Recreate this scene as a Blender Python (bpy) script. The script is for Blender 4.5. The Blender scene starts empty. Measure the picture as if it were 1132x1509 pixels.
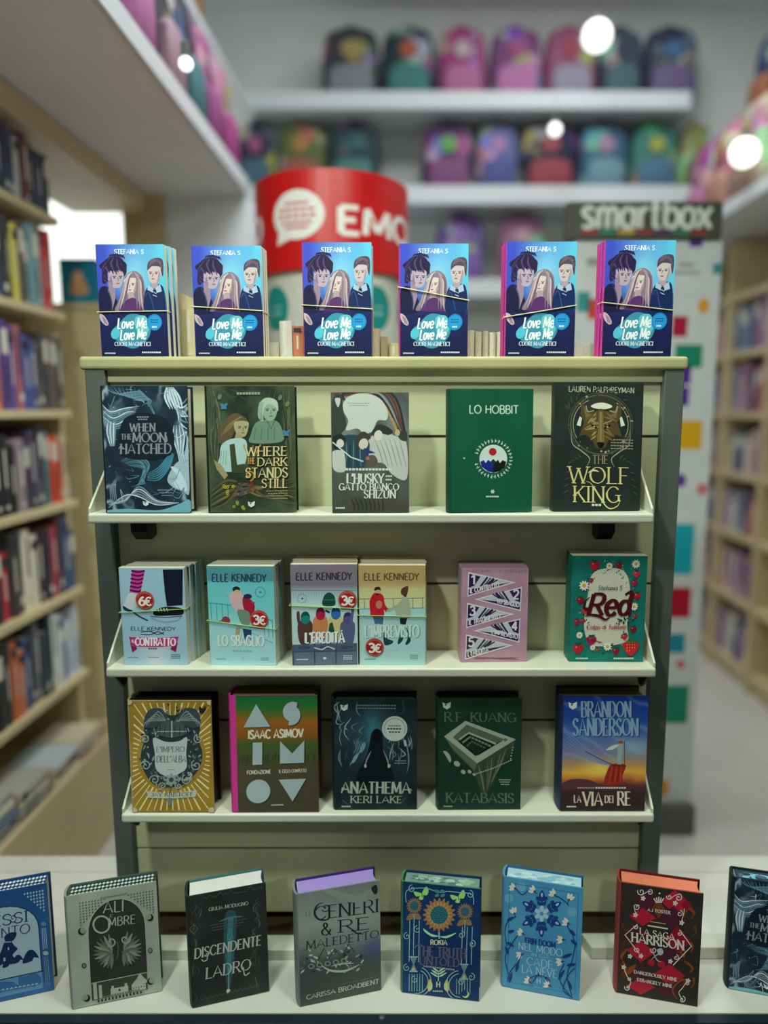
import bpy, bmesh, math, random
from mathutils import Vector, Matrix, noise
rnd = random.Random(7)
SC = bpy.context.scene
COL = SC.collection
PI = math.pi

# ------------------------------------------------------------------ camera, world, lights, exposure
F, CX, CY = 1050.0, 610.0, 754.5            # focal length and principal point in pixels of the 1132x1509 frame
PITCH, EYE = math.radians(8.15), 1.40
cd = bpy.data.cameras.new('camera'); cam = bpy.data.objects.new('camera', cd); COL.objects.link(cam)
cam.location = (0, 0, EYE); cam.rotation_euler = (PI/2 - PITCH, 0, 0)
cd.sensor_fit = 'AUTO'; cd.sensor_width = 36.0
cd.lens = 36.0*F/1509.0
cd.shift_x = (566.0-CX)/1509.0
cd.clip_start = .05; cd.clip_end = 60
cd.dof.use_dof = True; cd.dof.focus_distance = 1.19; cd.dof.aperture_fstop = 0.86; cd.dof.aperture_blades = 0
SC.camera = cam

w = bpy.data.worlds.new('world'); SC.world = w; w.use_nodes = True
bgn = w.node_tree.nodes['Background']
bgn.inputs[0].default_value = (.93, .97, 1.0, 1); bgn.inputs[1].default_value = .05

def area(name, loc, target, size, energy, col=(1, 1, 1), sy=None, shape='DISK'):
    l = bpy.data.lights.new(name, 'AREA'); l.energy = energy; l.color = col; l.size = size
    l.shape = shape
    if sy: l.shape = 'RECTANGLE'; l.size_y = sy
    o = bpy.data.objects.new(name, l); COL.objects.link(o); o.location = loc
    o.rotation_euler = (Vector(target)-Vector(loc)).to_track_quat('-Z', 'Y').to_euler()
    return o
area('window_or_fill_spot', (-.60, .10, 2.50), (-.1, 1.2, .70), .14, 25, (.88, 1, .88))
area('window_or_fill_spot', (.30, .66, 2.60), (.15, 1.15, .5), .16, 16, (.88, 1, .88))
area('window_or_fill_spot', (-.30, .66, 2.60), (-.25, 1.15, .5), .16, 11, (.88, 1, .88))
area('window_or_fill_spot', (0, .90, 2.40), (0, 1.05, .4), .8, 8, (.88, 1, .86), sy=.12)  # strip lamp added to brighten the platform and its bounce onto the panel
area('corridor_fill', (0, -2.2, 1.7), (0, 1.2, .7), 3.0, 6, (.88, 1, .92), sy=1.2)  # soft fill added from the corridor side, set low for the front covers
area('shop_ceiling_light', (-.1, 2.2, 3.74), (-.2, 2.9, 0), .6, 38, (.95, 1, 1), sy=1.0)
area('shop_ceiling_light', (.5, 2.9, 3.74), (.5, 3.5, 0), .9, 20, (.95, 1, 1), sy=.8)
area('shop_ceiling_light', (1.1, 3.0, 3.74), (1.1, 3.1, 0), .6, 32, (.95, 1, 1), sy=1.0)
area('shop_ceiling_light', (.3, 2.3, 3.74), (-1.1, 2.3, 1.0), .5, 28, (.95, 1, 1), sy=.5)
for sx, tx in ((-.55, -.42), (.25, .36)):       # two narrow spots added to brighten the row of hardcovers at the front
    sl = bpy.data.lights.new('window_or_fill_spot', 'SPOT'); sl.energy = 40; sl.color = (.90, 1, .90); sl.spot_size = math.radians(27); sl.spot_blend = .5; sl.shadow_soft_size = .05
    so = bpy.data.objects.new('window_or_fill_spot', sl); COL.objects.link(so); so.location = (sx, -.35, 1.95); so.rotation_euler = (Vector((tx, 1.08, .36))-so.location).to_track_quat('-Z', 'Y').to_euler()
SC.view_settings.view_transform = 'Standard'; SC.view_settings.look = 'None'
SC.view_settings.exposure = -0.66; SC.view_settings.gamma = 1.0; SC.view_settings.use_curve_mapping = False

# ------------------------------------------------------------------ measuring: a pixel's ray met with a plane of the place
cp, sp = math.cos(PITCH), math.sin(PITCH)
def ray(px, py):
    u, v = (px-CX)/F, (CY-py)/F
    return Vector((u, cp+v*sp, v*cp-sp))
def at_y(px, py, Y): r = ray(px, py); return Vector((0, 0, EYE)) + r*(Y/r.y)
def at_z(px, py, Z): r = ray(px, py); return Vector((0, 0, EYE)) + r*((Z-EYE)/r.z)
def proj(p):
    d = Vector(p)-Vector((0, 0, EYE)); t = d.y*cp-d.z*sp
    return CX+F*d.x/t, CY-F*(d.y*sp+d.z*cp)/t

# ------------------------------------------------------------------ colours and materials
def lin(c):
    c = c/255.0
    return c/12.92 if c <= .04045 else ((c+.055)/1.055)**2.4
def C3(c): return (lin(c[0]), lin(c[1]), lin(c[2]))
def mixc(a, b, t):
    t = max(0., min(1., t)); return tuple(a[i]+(b[i]-a[i])*t for i in range(3))
def ramp(stops, t):
    if t <= stops[0][0]: return stops[0][1]
    for (p, a), (q, b) in zip(stops, stops[1:]):
        if t <= q: return mixc(a, b, (t-p)/(q-p))
    return stops[-1][1]
def fbm(x, y, z=0., o=4): 
    s, a = 0., .5
    for i in range(o):
        s += a*noise.noise(Vector((x, y, z+i*7.3))); x *= 2; y *= 2; a *= .5
    return s
MATS = {}
def mat(name, col=(200, 200, 200), rough=.5, metal=0., vary=.06, scale=30., stretch=None, emit=None, strength=1., source=None, coat=0.):
    if name in MATS: return MATS[name]
    m = bpy.data.materials.new(name); m.use_nodes = True; nt = m.node_tree; N, L = nt.nodes, nt.links
    b = N['Principled BSDF']; b.inputs['Roughness'].default_value = rough; b.inputs['Metallic'].default_value = metal
    b.inputs['Coat Weight'].default_value = coat; b.inputs['Coat Roughness'].default_value = .2
    if source == 'print':
        a = N.new('ShaderNodeAttribute'); a.attribute_name = 'Col'; src = a.outputs['Color']
    elif source == 'object':
        a = N.new('ShaderNodeObjectInfo'); src = a.outputs['Color']
    else:
        a = N.new('ShaderNodeRGB'); a.outputs[0].default_value = C3(col)+(1,); src = a.outputs[0]
    tc = N.new('ShaderNodeTexCoord'); mp = N.new('ShaderNodeMapping'); nz = N.new('ShaderNodeTexNoise')
    nz.inputs['Scale'].default_value = scale; nz.inputs['Detail'].default_value = 5
    if stretch: mp.inputs['Scale'].default_value = stretch
    L.new(tc.outputs['Object'], mp.inputs[0]); L.new(mp.outputs[0], nz.inputs[0])
    mr = N.new('ShaderNodeMapRange'); mr.inputs[1].default_value = .25; mr.inputs[2].default_value = .75
    mr.inputs[3].default_value = 1-vary; mr.inputs[4].default_value = 1+vary
    L.new(nz.outputs['Fac'], mr.inputs[0])
    vm = N.new('ShaderNodeVectorMath'); vm.operation = 'SCALE'
    L.new(src, vm.inputs[0]); L.new(mr.outputs[0], vm.inputs['Scale'])
    L.new(vm.outputs[0], b.inputs['Base Color'])
    if emit:
        b.inputs['Emission Color'].default_value = C3(emit)+(1,); b.inputs['Emission Strength'].default_value = strength
    MATS[name] = m; return m
PRINT = mat('printed_card', rough=.5, vary=.03, scale=60, source='print')
PRINT.node_tree.nodes['Principled BSDF'].inputs['Specular IOR Level'].default_value = .25
PAINT = mat('coloured_cover', rough=.5, vary=.08, scale=40, source='object')
CLOTH = mat('bag_cloth', rough=.75, vary=.12, scale=60, source='object')
PAGES = mat('page_paper', (226, 216, 188), .8, vary=.08, scale=60, stretch=(1, 60, 1))
MAPLE = mat('maple_laminate', (204, 203, 162), .5, vary=.04, scale=6, stretch=(1, 1, 12))
WHITE = mat('cream_shelf_paint', (212, 212, 192), .38, vary=.02)
STEEL = mat('grey_anodised_metal', (94, 100, 94), .5, .1, vary=.05, scale=14)
BLACK = mat('black_metal', (22, 24, 24), .4, .4)
GROOVE = mat('groove_backing', (72, 74, 66), .7)  # grey backing seen through the slat joints
WOOD = mat('beech_veneer', (206, 188, 146), .5, vary=.10, scale=7, stretch=(1, 1, 10))
WALLW = mat('white_wall_paint', (215, 218, 214), .8, vary=.03, scale=5)
GREYP = mat('grey_white_paint', (228, 230, 236), .7, vary=.03, scale=5)
FLOORM = mat('grey_vinyl_floor', (206, 204, 200), .35, vary=.05, scale=8)

# ------------------------------------------------------------------ mesh builder
class MB:
    def __init__(s): s.v = []; s.f = []; s.m = []; s.c = []; s.mats = []
    def mi(s, m):
        if m not in s.mats: s.mats.append(m)
        return s.mats.index(m)
    def face(s, pts, m, col=None, idx=None):
        if idx is None:
            n = len(s.v); s.v.extend([tuple(p) for p in pts]); idx = list(range(n, n+len(pts)))
        s.f.append(idx); s.m.append(s.mi(m))
        if col is None: col = (200, 200, 200)
        s.c.append([C3(c) for c in col] if isinstance(col[0], (tuple, list)) else [C3(col)]*len(idx))
    def box(s, x0, x1, y0, y1, z0, z1, m, col=None):
        n = len(s.v)
        s.v += [(x, y, z) for z in (z0, z1) for y in (y0, y1) for x in (x0, x1)]
        for q in ((0, 2, 3, 1), (4, 5, 7, 6), (0, 1, 5, 4), (2, 6, 7, 3), (0, 4, 6, 2), (1, 3, 7, 5)):
            s.face(None, m, col, [n+i for i in q])
        return s
    def prism(s, pts, ax, a, b, m, col=None):      # polygon in the other two axes, extruded along ax from a to b
        def P(p, h): return {'x': (h, p[0], p[1]), 'y': (p[0], h, p[1]), 'z': (p[0], p[1], h)}[ax]
        n = len(s.v); k = len(pts); s.v += [P(p, a) for p in pts]+[P(p, b) for p in pts]
        s.face(None, m, col, list(range(n, n+k))); s.face(None, m, col, list(range(n+2*k-1, n+k-1, -1)))
        for i in range(k):
            j = (i+1) % k; s.face(None, m, col, [n+i, n+k+i, n+k+j, n+j])
        return s
    def loft(s, loops, m, col=None, closed=False, cap=True):
        n = len(s.v); k = len(loops[0])
        for l in loops: s.v += [tuple(p) for p in l]
        R = len(loops)
        for r in range(R if closed else R-1):
            for i in range(k):
                j = (i+1) % k; q = (r+1) % R
                s.face(None, m, col, [n+r*k+i, n+r*k+j, n+q*k+j, n+q*k+i])
        if cap and not closed:
            s.face(None, m, col, list(range(n+k-1, n-1, -1))); s.face(None, m, col, list(range(n+(R-1)*k, n+R*k)))
        return s
    def tube(s, path, r, m, col=None, n=8, closed=False):
        path = [Vector(p) for p in path]; loops = []; K = len(path)
        for i, p in enumerate(path):
            a = path[(i-1) % K] if closed or i else path[0]; b = path[(i+1) % K] if closed or i < K-1 else path[-1]
            d = (b-a).normalized() if (b-a).length else Vector((0, 0, 1))
            u = d.cross(Vector((0.13, .21, .97))).normalized(); v = d.cross(u)
            loops.append([p+u*(r*math.cos(2*PI*q/n))+v*(r*math.sin(2*PI*q/n)) for q in range(n)])
        return s.loft(loops, m, col, closed)
    def lathe(s, prof, m, col=None, n=32, c=(0, 0)):
        return s.loft([[(c[0]+r*math.cos(2*PI*q/n), c[1]+r*math.sin(2*PI*q/n), z) for q in range(n)] for r, z in prof], m, col)
    def build(s, name, parent=None, bevel=0, seg=2, smooth=False):
        me = bpy.data.meshes.new(name); me.from_pydata(s.v, [], s.f)
        for m in s.mats: me.materials.append(m)
        me.polygons.foreach_set('material_index', s.m)
        at = me.color_attributes.new('Col', 'FLOAT_COLOR', 'CORNER')
        buf = [x for f in s.c for c in f for x in (c[0], c[1], c[2], 1.)]
        at.data.foreach_set('color', buf)
        if bevel:
            bm = bmesh.new(); bm.from_mesh(me); bmesh.ops.recalc_face_normals(bm, faces=bm.faces)
            ed = [e for e in bm.edges if len(e.link_faces) == 2 and e.calc_face_angle(0) > .5]
            bmesh.ops.bevel(bm, geom=ed, offset=bevel, segments=seg, affect='EDGES', profile=.5, clamp_overlap=True)
            bm.to_mesh(me); bm.free()
        if smooth:
            me.polygons.foreach_set('use_smooth', [True]*len(me.polygons))
            if hasattr(me, 'set_sharp_from_angle'): me.set_sharp_from_angle(angle=.7)
        me.update()
        o = bpy.data.objects.new(name, me); COL.objects.link(o)
        if parent: o.parent = parent
        return o
def tag(o, label=None, cat=None, group=None, kind=None):
    if label: o['label'] = label
    if cat: o['category'] = cat
    if group: o['group'] = group
    if kind: o['kind'] = kind
    return o
def thing(name, label, cat, loc=(0, 0, 0), rotz=0, group=None):
    o = bpy.data.objects.new(name, None); COL.objects.link(o); o.empty_display_size = .05
    o.location = loc; o.rotation_euler = (0, 0, rotz); return tag(o, label, cat, group)
def struct(name, mb, **k): return tag(mb.build(name, **k), kind='structure')
def dup(root, label, group=None, color=None):
    r = root.copy(); COL.objects.link(r); r['label'] = label
    if group: r['group'] = group
    if color: r.color = C3(color)+(1,)
    for ch in list(root.children):
        c = ch.copy(); COL.objects.link(c); c.parent = r
        for g in list(ch.children):
            d = g.copy(); COL.objects.link(d); d.parent = c
    return r

# ------------------------------------------------------------------ lettering: pen strokes, height 1, y up
GL = {
'A': (.8, "0,0 .4,1 .8,0;.13,.33 .67,.33"), 'B': (.64, ".08,0 .08,1;~.08,1 .36,1 .54,.9 .56,.72 .4,.54 .08,.54;~.08,.54 .42,.54 .62,.4 .62,.16 .42,0 .08,0"),
'C': (.76, "~.72,.82 .55,.98 .3,.98 .08,.75 .02,.5 .08,.25 .3,.02 .55,.02 .73,.18"), 'D': (.76, ".08,0 .08,1;~.08,1 .4,1 .66,.8 .74,.5 .66,.2 .4,0 .08,0"),
'E': (.58, ".08,0 .08,1;.08,1 .56,1;.08,.52 .48,.52;.08,0 .58,0"), 'F': (.55, ".08,0 .08,1;.08,1 .55,1;.08,.5 .46,.5"),
'G': (.8, "~.72,.82 .55,.98 .3,.98 .08,.75 .02,.5 .08,.25 .3,.02 .55,.02 .74,.15;.74,.1 .74,.46;.52,.46 .76,.46"), 'H': (.76, ".08,0 .08,1;.68,0 .68,1;.08,.52 .68,.52"),
'I': (.18, ".09,0 .09,1"), 'J': (.42, "~.36,1 .36,.25 .26,.03 .1,0 .02,.12"), 'K': (.7, ".08,0 .08,1;.08,.42 .62,1;.27,.6 .7,0"), 'L': (.56, ".08,0 .08,1;.08,0 .56,0"),
'M': (.94, ".06,0 .12,1;.12,1 .47,.15;.47,.15 .82,1;.82,1 .88,0"), 'N': (.78, ".08,0 .08,1;.08,1 .7,0;.7,0 .7,1"), 'O': (.88, "o.44,.5,.42,.49"),
'P': (.6, ".08,0 .08,1;~.08,1 .4,1 .57,.88 .57,.6 .4,.47 .08,.47"), 'Q': (.88, "o.44,.5,.42,.49;.5,.25 .85,-.1"), 'R': (.7, ".08,0 .08,1;~.08,1 .4,1 .57,.88 .57,.63 .4,.5 .08,.5;.33,.5 .7,0"),
'S': (.58, "~.53,.82 .4,.98 .2,.98 .06,.8 .14,.6 .42,.44 .54,.25 .42,.03 .18,.02 .04,.18"), 'T': (.66, ".33,0 .33,1;0,1 .66,1"),
'U': (.74, "~.08,1 .08,.3 .2,.04 .37,0 .54,.04 .66,.3 .66,1"), 'V': (.76, "0,1 .38,0;.38,0 .76,1"), 'W': (1.08, "0,1 .27,0;.27,0 .54,.9;.54,.9 .81,0;.81,0 1.08,1"),
'X': (.72, "0,1 .72,0;0,0 .72,1"), 'Y': (.7, "0,1 .35,.45;.7,1 .35,.45;.35,.45 .35,0"), 'Z': (.66, ".02,1 .64,1;.64,1 .02,0;.02,0 .66,0"),
'1': (.36, ".02,.78 .22,1;.22,1 .22,0"), '2': (.56, "~.04,.78 .14,.96 .36,.98 .5,.8 .44,.55 .04,.02;.04,.02 .56,.02"), '3': (.56, "~.04,.85 .25,1 .48,.85 .42,.6 .22,.54;~.22,.54 .46,.48 .54,.25 .4,.02 .18,0 .03,.14"),
'4': (.6, ".42,0 .42,1;.42,1 .02,.3;.02,.3 .6,.3"), '5': (.56, ".5,1 .1,1;.1,1 .07,.56;~.07,.56 .3,.62 .52,.48 .52,.18 .34,0 .14,.02 .02,.14"), '6': (.58, "~.48,.95 .25,.8 .06,.45 .06,.2 .2,.01 .4,.01 .54,.18 .52,.42 .36,.55 .18,.5 .07,.35"),
'&': (.8, "~.78,.5 .6,.15 .35,0 .12,.05 .04,.25 .15,.45 .42,.65 .48,.85 .34,1 .2,.88 .25,.65 .78,0"), "'": (.14, ".08,1 .05,.75"), '.': (.16, ".06,.02 .1,.02"), '-': (.4, ".05,.45 .35,.45"),
'€': (.66, "~.62,.85 .42,.98 .2,.85 .12,.5 .2,.15 .42,.02 .62,.15;0,.6 .5,.6;0,.42 .46,.42"), 'à': (.6, "0,0 .3,1 .6,0;.1,.33 .5,.33"),
'a': (.56, "o.26,.33,.24,.31;.5,.66 .5,0"), 'b': (.58, ".08,0 .08,1;o.32,.33,.24,.31"), 'd': (.58, "o.26,.33,.24,.31;.5,0 .5,1"), 'e': (.54, "~.04,.34 .5,.36 .46,.58 .26,.66 .06,.5 .04,.25 .2,.02 .4,.02 .52,.14"),
'l': (.18, ".09,0 .09,1"), 'm': (.86, ".08,0 .08,.66;~.08,.45 .25,.66 .42,.55 .43,.4 .43,0;~.43,.45 .6,.66 .77,.55 .78,.4 .78,0"), 'n': (.56, ".08,0 .08,.66;~.08,.45 .28,.66 .46,.55 .48,.4 .48,0"),
'o': (.54, "o.27,.33,.24,.32"), 'p': (.58, ".08,-.3 .08,.66;o.32,.33,.24,.31"), 'r': (.38, ".08,0 .08,.66;~.08,.4 .2,.62 .38,.62"), 's': (.46, "~.42,.56 .28,.66 .1,.6 .08,.45 .36,.26 .4,.1 .24,0 .04,.08"),
't': (.4, ".17,.95 .17,.05;.17,.03 .36,.03;0,.64 .36,.64"), 'x': (.52, "0,.66 .52,0;0,0 .52,.66"), 'v': (.5, "0,.66 .25,0;.25,0 .5,.66"), 'i': (.18, ".09,0 .09,.66;.09,.86 .09,.92"),
'f': (.4, "~.4,.94 .25,.98 .17,.8 .17,0;0,.62 .36,.62"), 'u': (.56, "~.08,.66 .08,.2 .2,.02 .4,.05 .48,.25;.48,.66 .48,0"), 'c': (.5, "~.46,.56 .28,.66 .08,.5 .06,.2 .24,0 .46,.1"), ' ': (.34, ""),
}
def catmull(p, n=6, closed=False):
    out = []; K = len(p)
    for i in range(K if closed else K-1):
        g = lambda j: p[j % K] if closed else p[max(0, min(K-1, j))]
        a, b, c, d = g(i-1), g(i), g(i+1), g(i+2)
        for q in range(n):
            t = q/n; t2, t3 = t*t, t*t*t
            out.append(tuple(.5*(2*b[k]+(c[k]-a[k])*t+(2*a[k]-5*b[k]+4*c[k]-d[k])*t2+(3*b[k]-a[k]-3*c[k]+d[k])*t3) for k in range(len(b))))
    if not closed: out.append(tuple(p[-1]))
    return out
def glyph(ch):
    wd, s = GL[ch]; out = []
    for st in s.split(';'):
        if not st: continue
        if st[0] == 'o':
            cx, cy, rx, ry = map(float, st[1:].split(','))
            out.append(([(cx+rx*math.sin(2*PI*i/22), cy+ry*math.cos(2*PI*i/22)) for i in range(23)], False))
        else:
            sm = st[0] == '~'; pts = [tuple(map(float, q.split(','))) for q in st.lstrip('~').split()]
            out.append((catmull(pts, 5) if sm else pts, True))
    return wd, out

# ------------------------------------------------------------------ printed covers
class Art:
    """Print on a cover: drawn in the coordinates of a measured parallelogram TL, TR, BL and laid on the front board."""
    def __init__(s, TL, TR, BL):
        s.o = TL; s.a = (TR[0]-TL[0], TR[1]-TL[1]); s.b = (BL[0]-TL[0], BL[1]-TL[1])
        s.det = s.a[0]*s.b[1]-s.a[1]*s.b[0]; s.items = []; s.n = 0
    def st(s, p):
        x, y = p[0]-s.o[0], p[1]-s.o[1]
        return (min(1, max(0, (x*s.b[1]-y*s.b[0])/s.det)), min(1, max(0, (s.a[0]*y-s.a[1]*x)/s.det)))
    def pt(s, u, v): return (s.o[0]+s.a[0]*u+s.b[0]*v, s.o[1]+s.a[1]*u+s.b[1]*v)
    def bg(s, f, nx=44, ny=62):
        if not callable(f): c = f; f = lambda u, v: c; nx = ny = 1
        s.items.append(('grid', [[f(i/nx, j/ny) for i in range(nx+1)] for j in range(ny+1)], s.n)); s.n += 1
    def raw(s, polys, col):
        s.items.append(('p', [[s.st(p) for p in q] for q in polys], col, s.n)); s.n += 1
    def poly(s, pts, col): s.raw([pts], col)
    def smooth(s, pts, col, n=5): s.raw([catmull(pts, n, True)], col)
    def ell(s, cx, cy, rx, ry, col, rot=0, n=24, a0=0, a1=360):
        k = n if a1-a0 >= 360 else n+1; c, d = math.cos(math.radians(rot)), math.sin(math.radians(rot)); P = []
        for i in range(k):
            t = math.radians(a0+(a1-a0)*i/n); x, y = rx*math.cos(t), ry*math.sin(t); P.append((cx+x*c-y*d, cy+x*d+y*c))
        s.raw([P], col)
    def disc(s, cx, cy, rx, ry, col, n=24):             # filled in narrow columns, for curved surfaces
        X = [cx-rx*math.cos(PI*i/n) for i in range(n+1)]; Y = [ry*math.sin(PI*i/n) for i in range(n+1)]
        s.raw([[(X[i], cy-Y[i]-.01), (X[i+1], cy-Y[i+1]-.01), (X[i+1], cy+Y[i+1]+.01), (X[i], cy+Y[i]+.01)] for i in range(n)], col)
    def strip(s, pts, wf):
        out = []; K = len(pts); L = []; R = []
        for i in range(K):
            a, b = pts[max(0, i-1)], pts[min(K-1, i+1)]; dx, dy = b[0]-a[0], b[1]-a[1]; l = math.hypot(dx, dy) or 1
            w_ = wf(i/(K-1), dx/l, dy/l)/2
            L.append((pts[i][0]-dy/l*w_, pts[i][1]+dx/l*w_)); R.append((pts[i][0]+dy/l*w_, pts[i][1]-dx/l*w_))
        return [[L[i], R[i], R[i+1], L[i+1]] for i in range(K-1)]
    def line(s, pts, w_, col, sm=False, taper=False, n=6):
        if sm: pts = catmull(pts, n)
        s.raw(s.strip(pts, (lambda t, x, y: w_*(.15+.85*math.sin(PI*t)) if taper else w_)), col)
    def ring(s, cx, cy, rx, ry, w_, col, a0=0, a1=360, n=32):
        s.line([(cx+rx*math.cos(math.radians(a0+(a1-a0)*i/n)), cy+ry*math.sin(math.radians(a0+(a1-a0)*i/n))) for i in range(n+1)], w_, col)
    def spiral(s, cx, cy, r, turns, w_, col, a0=0, d=1, tail=None):
        n = int(14*turns)+2; P = [(cx+r*(i/n)*math.cos(math.radians(a0)+d*2*PI*turns*i/n), cy+r*(i/n)*math.sin(math.radians(a0)+d*2*PI*turns*i/n)) for i in range(2, n+1)]
        if tail: P += catmull([P[-1]]+list(tail), 6)
        s.line(P, w_, col)
    def leaf(s, x0, y0, x1, y1, w_, col):
        dx, dy = x1-x0, y1-y0; l = math.hypot(dx, dy) or 1; nx, ny = -dy/l*w_/2, dx/l*w_/2
        s.raw([catmull([(x0, y0), (x0+dx*.35+nx, y0+dy*.35+ny), (x0+dx*.75+nx*.7, y0+dy*.75+ny*.7), (x1, y1), (x0+dx*.75-nx*.7, y0+dy*.75-ny*.7), (x0+dx*.35-nx, y0+dy*.35-ny)], 4, True)], col)
    def flower(s, cx, cy, r, n, col, core, cr=.35, w_=.5, rot=0):
        for i in range(n):
            t = rot+2*PI*i/n; s.leaf(cx+.1*r*math.cos(t), cy+.1*r*math.sin(t), cx+r*math.cos(t), cy+r*math.sin(t), r*w_, col)
        s.ell(cx, cy, r*cr, r*cr, core, n=12)
    def text(s, t, x0, x1, y0, y1, col, thick=.14, thin=None, serif=False, slope=0., gap=.12, arc=None, slant=0., drop=None, keep=None):
        """word t in the box x0..x1, y0 (cap top) .. y1 (baseline); arc=(cx,cy,r,a0,a1): along a circle instead."""
        if drop: s.text(t, x0+drop[0], x1+drop[0], y0+drop[1], y1+drop[1], drop[2], thick*1.15, (thin or thick)*1.3, serif, slope, gap, arc, slant)
        thin = thick if thin is None else thin; h = y1-y0
        thick *= 1.22 if serif else 1.05; thin *= 1.3 if serif else 1.05; gl = [glyph(ch) for ch in t]; tot = sum(g[0]+gap for g in gl)-gap; kx = (x1-x0)/tot; x = 0; polys = []
        def M(px_, py_):
            X = (px_+slant*py_)*kx
            if arc:
                cx, cy, r, a0, a1 = arc; a = math.radians(a0+(a1-a0)*X/(x1-x0)); sg = 1 if a1 > a0 else -1
                rr = r+sg*py_*h; return (cx+rr*math.cos(a), cy+rr*math.sin(a))
            return (x0+X, y1-py_*h+slope*X)
        for wd, strokes in gl:
            for pts, ends in strokes:
                P = [M(x+p[0], p[1]) for p in pts]
                up = serif and not arc
                polys += s.strip(P, lambda q, dx, dy: h*(thin+(thick-thin)*abs(dy)**1.3*(.45 if up and abs(dx) > .2 and dx*dy < 0 else 1)))
                if serif and ends:
                    for (e, f) in ((0, 1), (-1, -2)):
                        if abs(pts[e][1]-pts[f][1]) > .6*abs(pts[e][0]-pts[f][0]) and len(pts) == 2:
                            a, b = (x+pts[e][0]-.13, pts[e][1]), (x+pts[e][0]+.13, pts[e][1])
                            polys += s.strip([M(*a), M(*b)], lambda q, dx, dy: h*thin*1.1)
            x += wd+gap
        s.raw(polys, col)
    def micro(s, x0, x1, y, h, col, n=4, slope=0.):       # lines too small to read
        g = (x1-x0)/n; s.raw([[(x0+i*g, y+slope*i*g), (x0+(i+.78)*g, y+slope*(i+.78)*g), (x0+(i+.78)*g, y+h+slope*(i+.78)*g), (x0+i*g, y+h+slope*i*g)] for i in range(n)], col)
    def lay(s, mb, W, H, y=0.):
        e = 4e-6
        for it in s.items:
            if it[0] == 'grid':
                g, k = it[1], it[2]; ny, nx = len(g)-1, len(g[0])-1; n = len(mb.v)
                mb.v += [(i/nx*W, y-e*(k+4), (1-j/ny)*H) for j in range(ny+1) for i in range(nx+1)]
                for j in range(ny):
                    for i in range(nx):
                        a = n+j*(nx+1)+i
                        mb.face(None, PRINT, [g[j+1][i], g[j+1][i+1], g[j][i+1], g[j][i]], [a+nx+1, a+nx+2, a+1, a])
            else:
                for i, q in enumerate(it[1]):
                    d = y-e*(it[3]+4)-(i*3 % 7)*5e-7; mb.face([(u*W, d, (1-v)*H) for u, v in q], PRINT, it[2])
# ------------------------------------------------------------------ the cover designs (printed colours, with a shelf's shade painted into some tops)
def rr(a, b): return rnd.uniform(a, b)
def logo(a, x, y, r, col): a.raw([[(x-r, y-r*.7), (x-r*.1, y-r*.3), (x+r, y-r*.8), (x+r*.9, y+r*.5), (x, y+r), (x-r*.8, y+r*.5)]], col); a.ell(x-r*.2, y-r*.1, r*.25, r*.2, (40, 60, 70), n=8)
def face(a, x, y, r, skin, look=0, shade=(120, 95, 110), lips=(150, 70, 85)):
    a.smooth([(x-r*.72, y-r*.7), (x+r*.72, y-r*.7), (x+r*.74, y+r*.2), (x+r*.35+look*r*.1, y+r*.95), (x-r*.35+look*r*.1, y+r*.95), (x-r*.74, y+r*.2)], skin)
    for s_ in (-1, 1):
        ex = x+s_*r*.34+look*r*.18; a.line([(ex-r*.2, y-r*.16), (ex+r*.2, y-r*.18)], r*.09, shade); a.ell(ex, y-r*.02, r*.13, r*.07, (50, 35, 60), n=8)
    nx = x+look*r*.25; a.line([(nx-look*r*.05, y-r*.05), (nx+look*r*.1, y+r*.28), (nx-r*.06, y+r*.32)], r*.07, shade); a.ell(nx, y+r*.56, r*.2, r*.07, lips, n=10)

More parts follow.
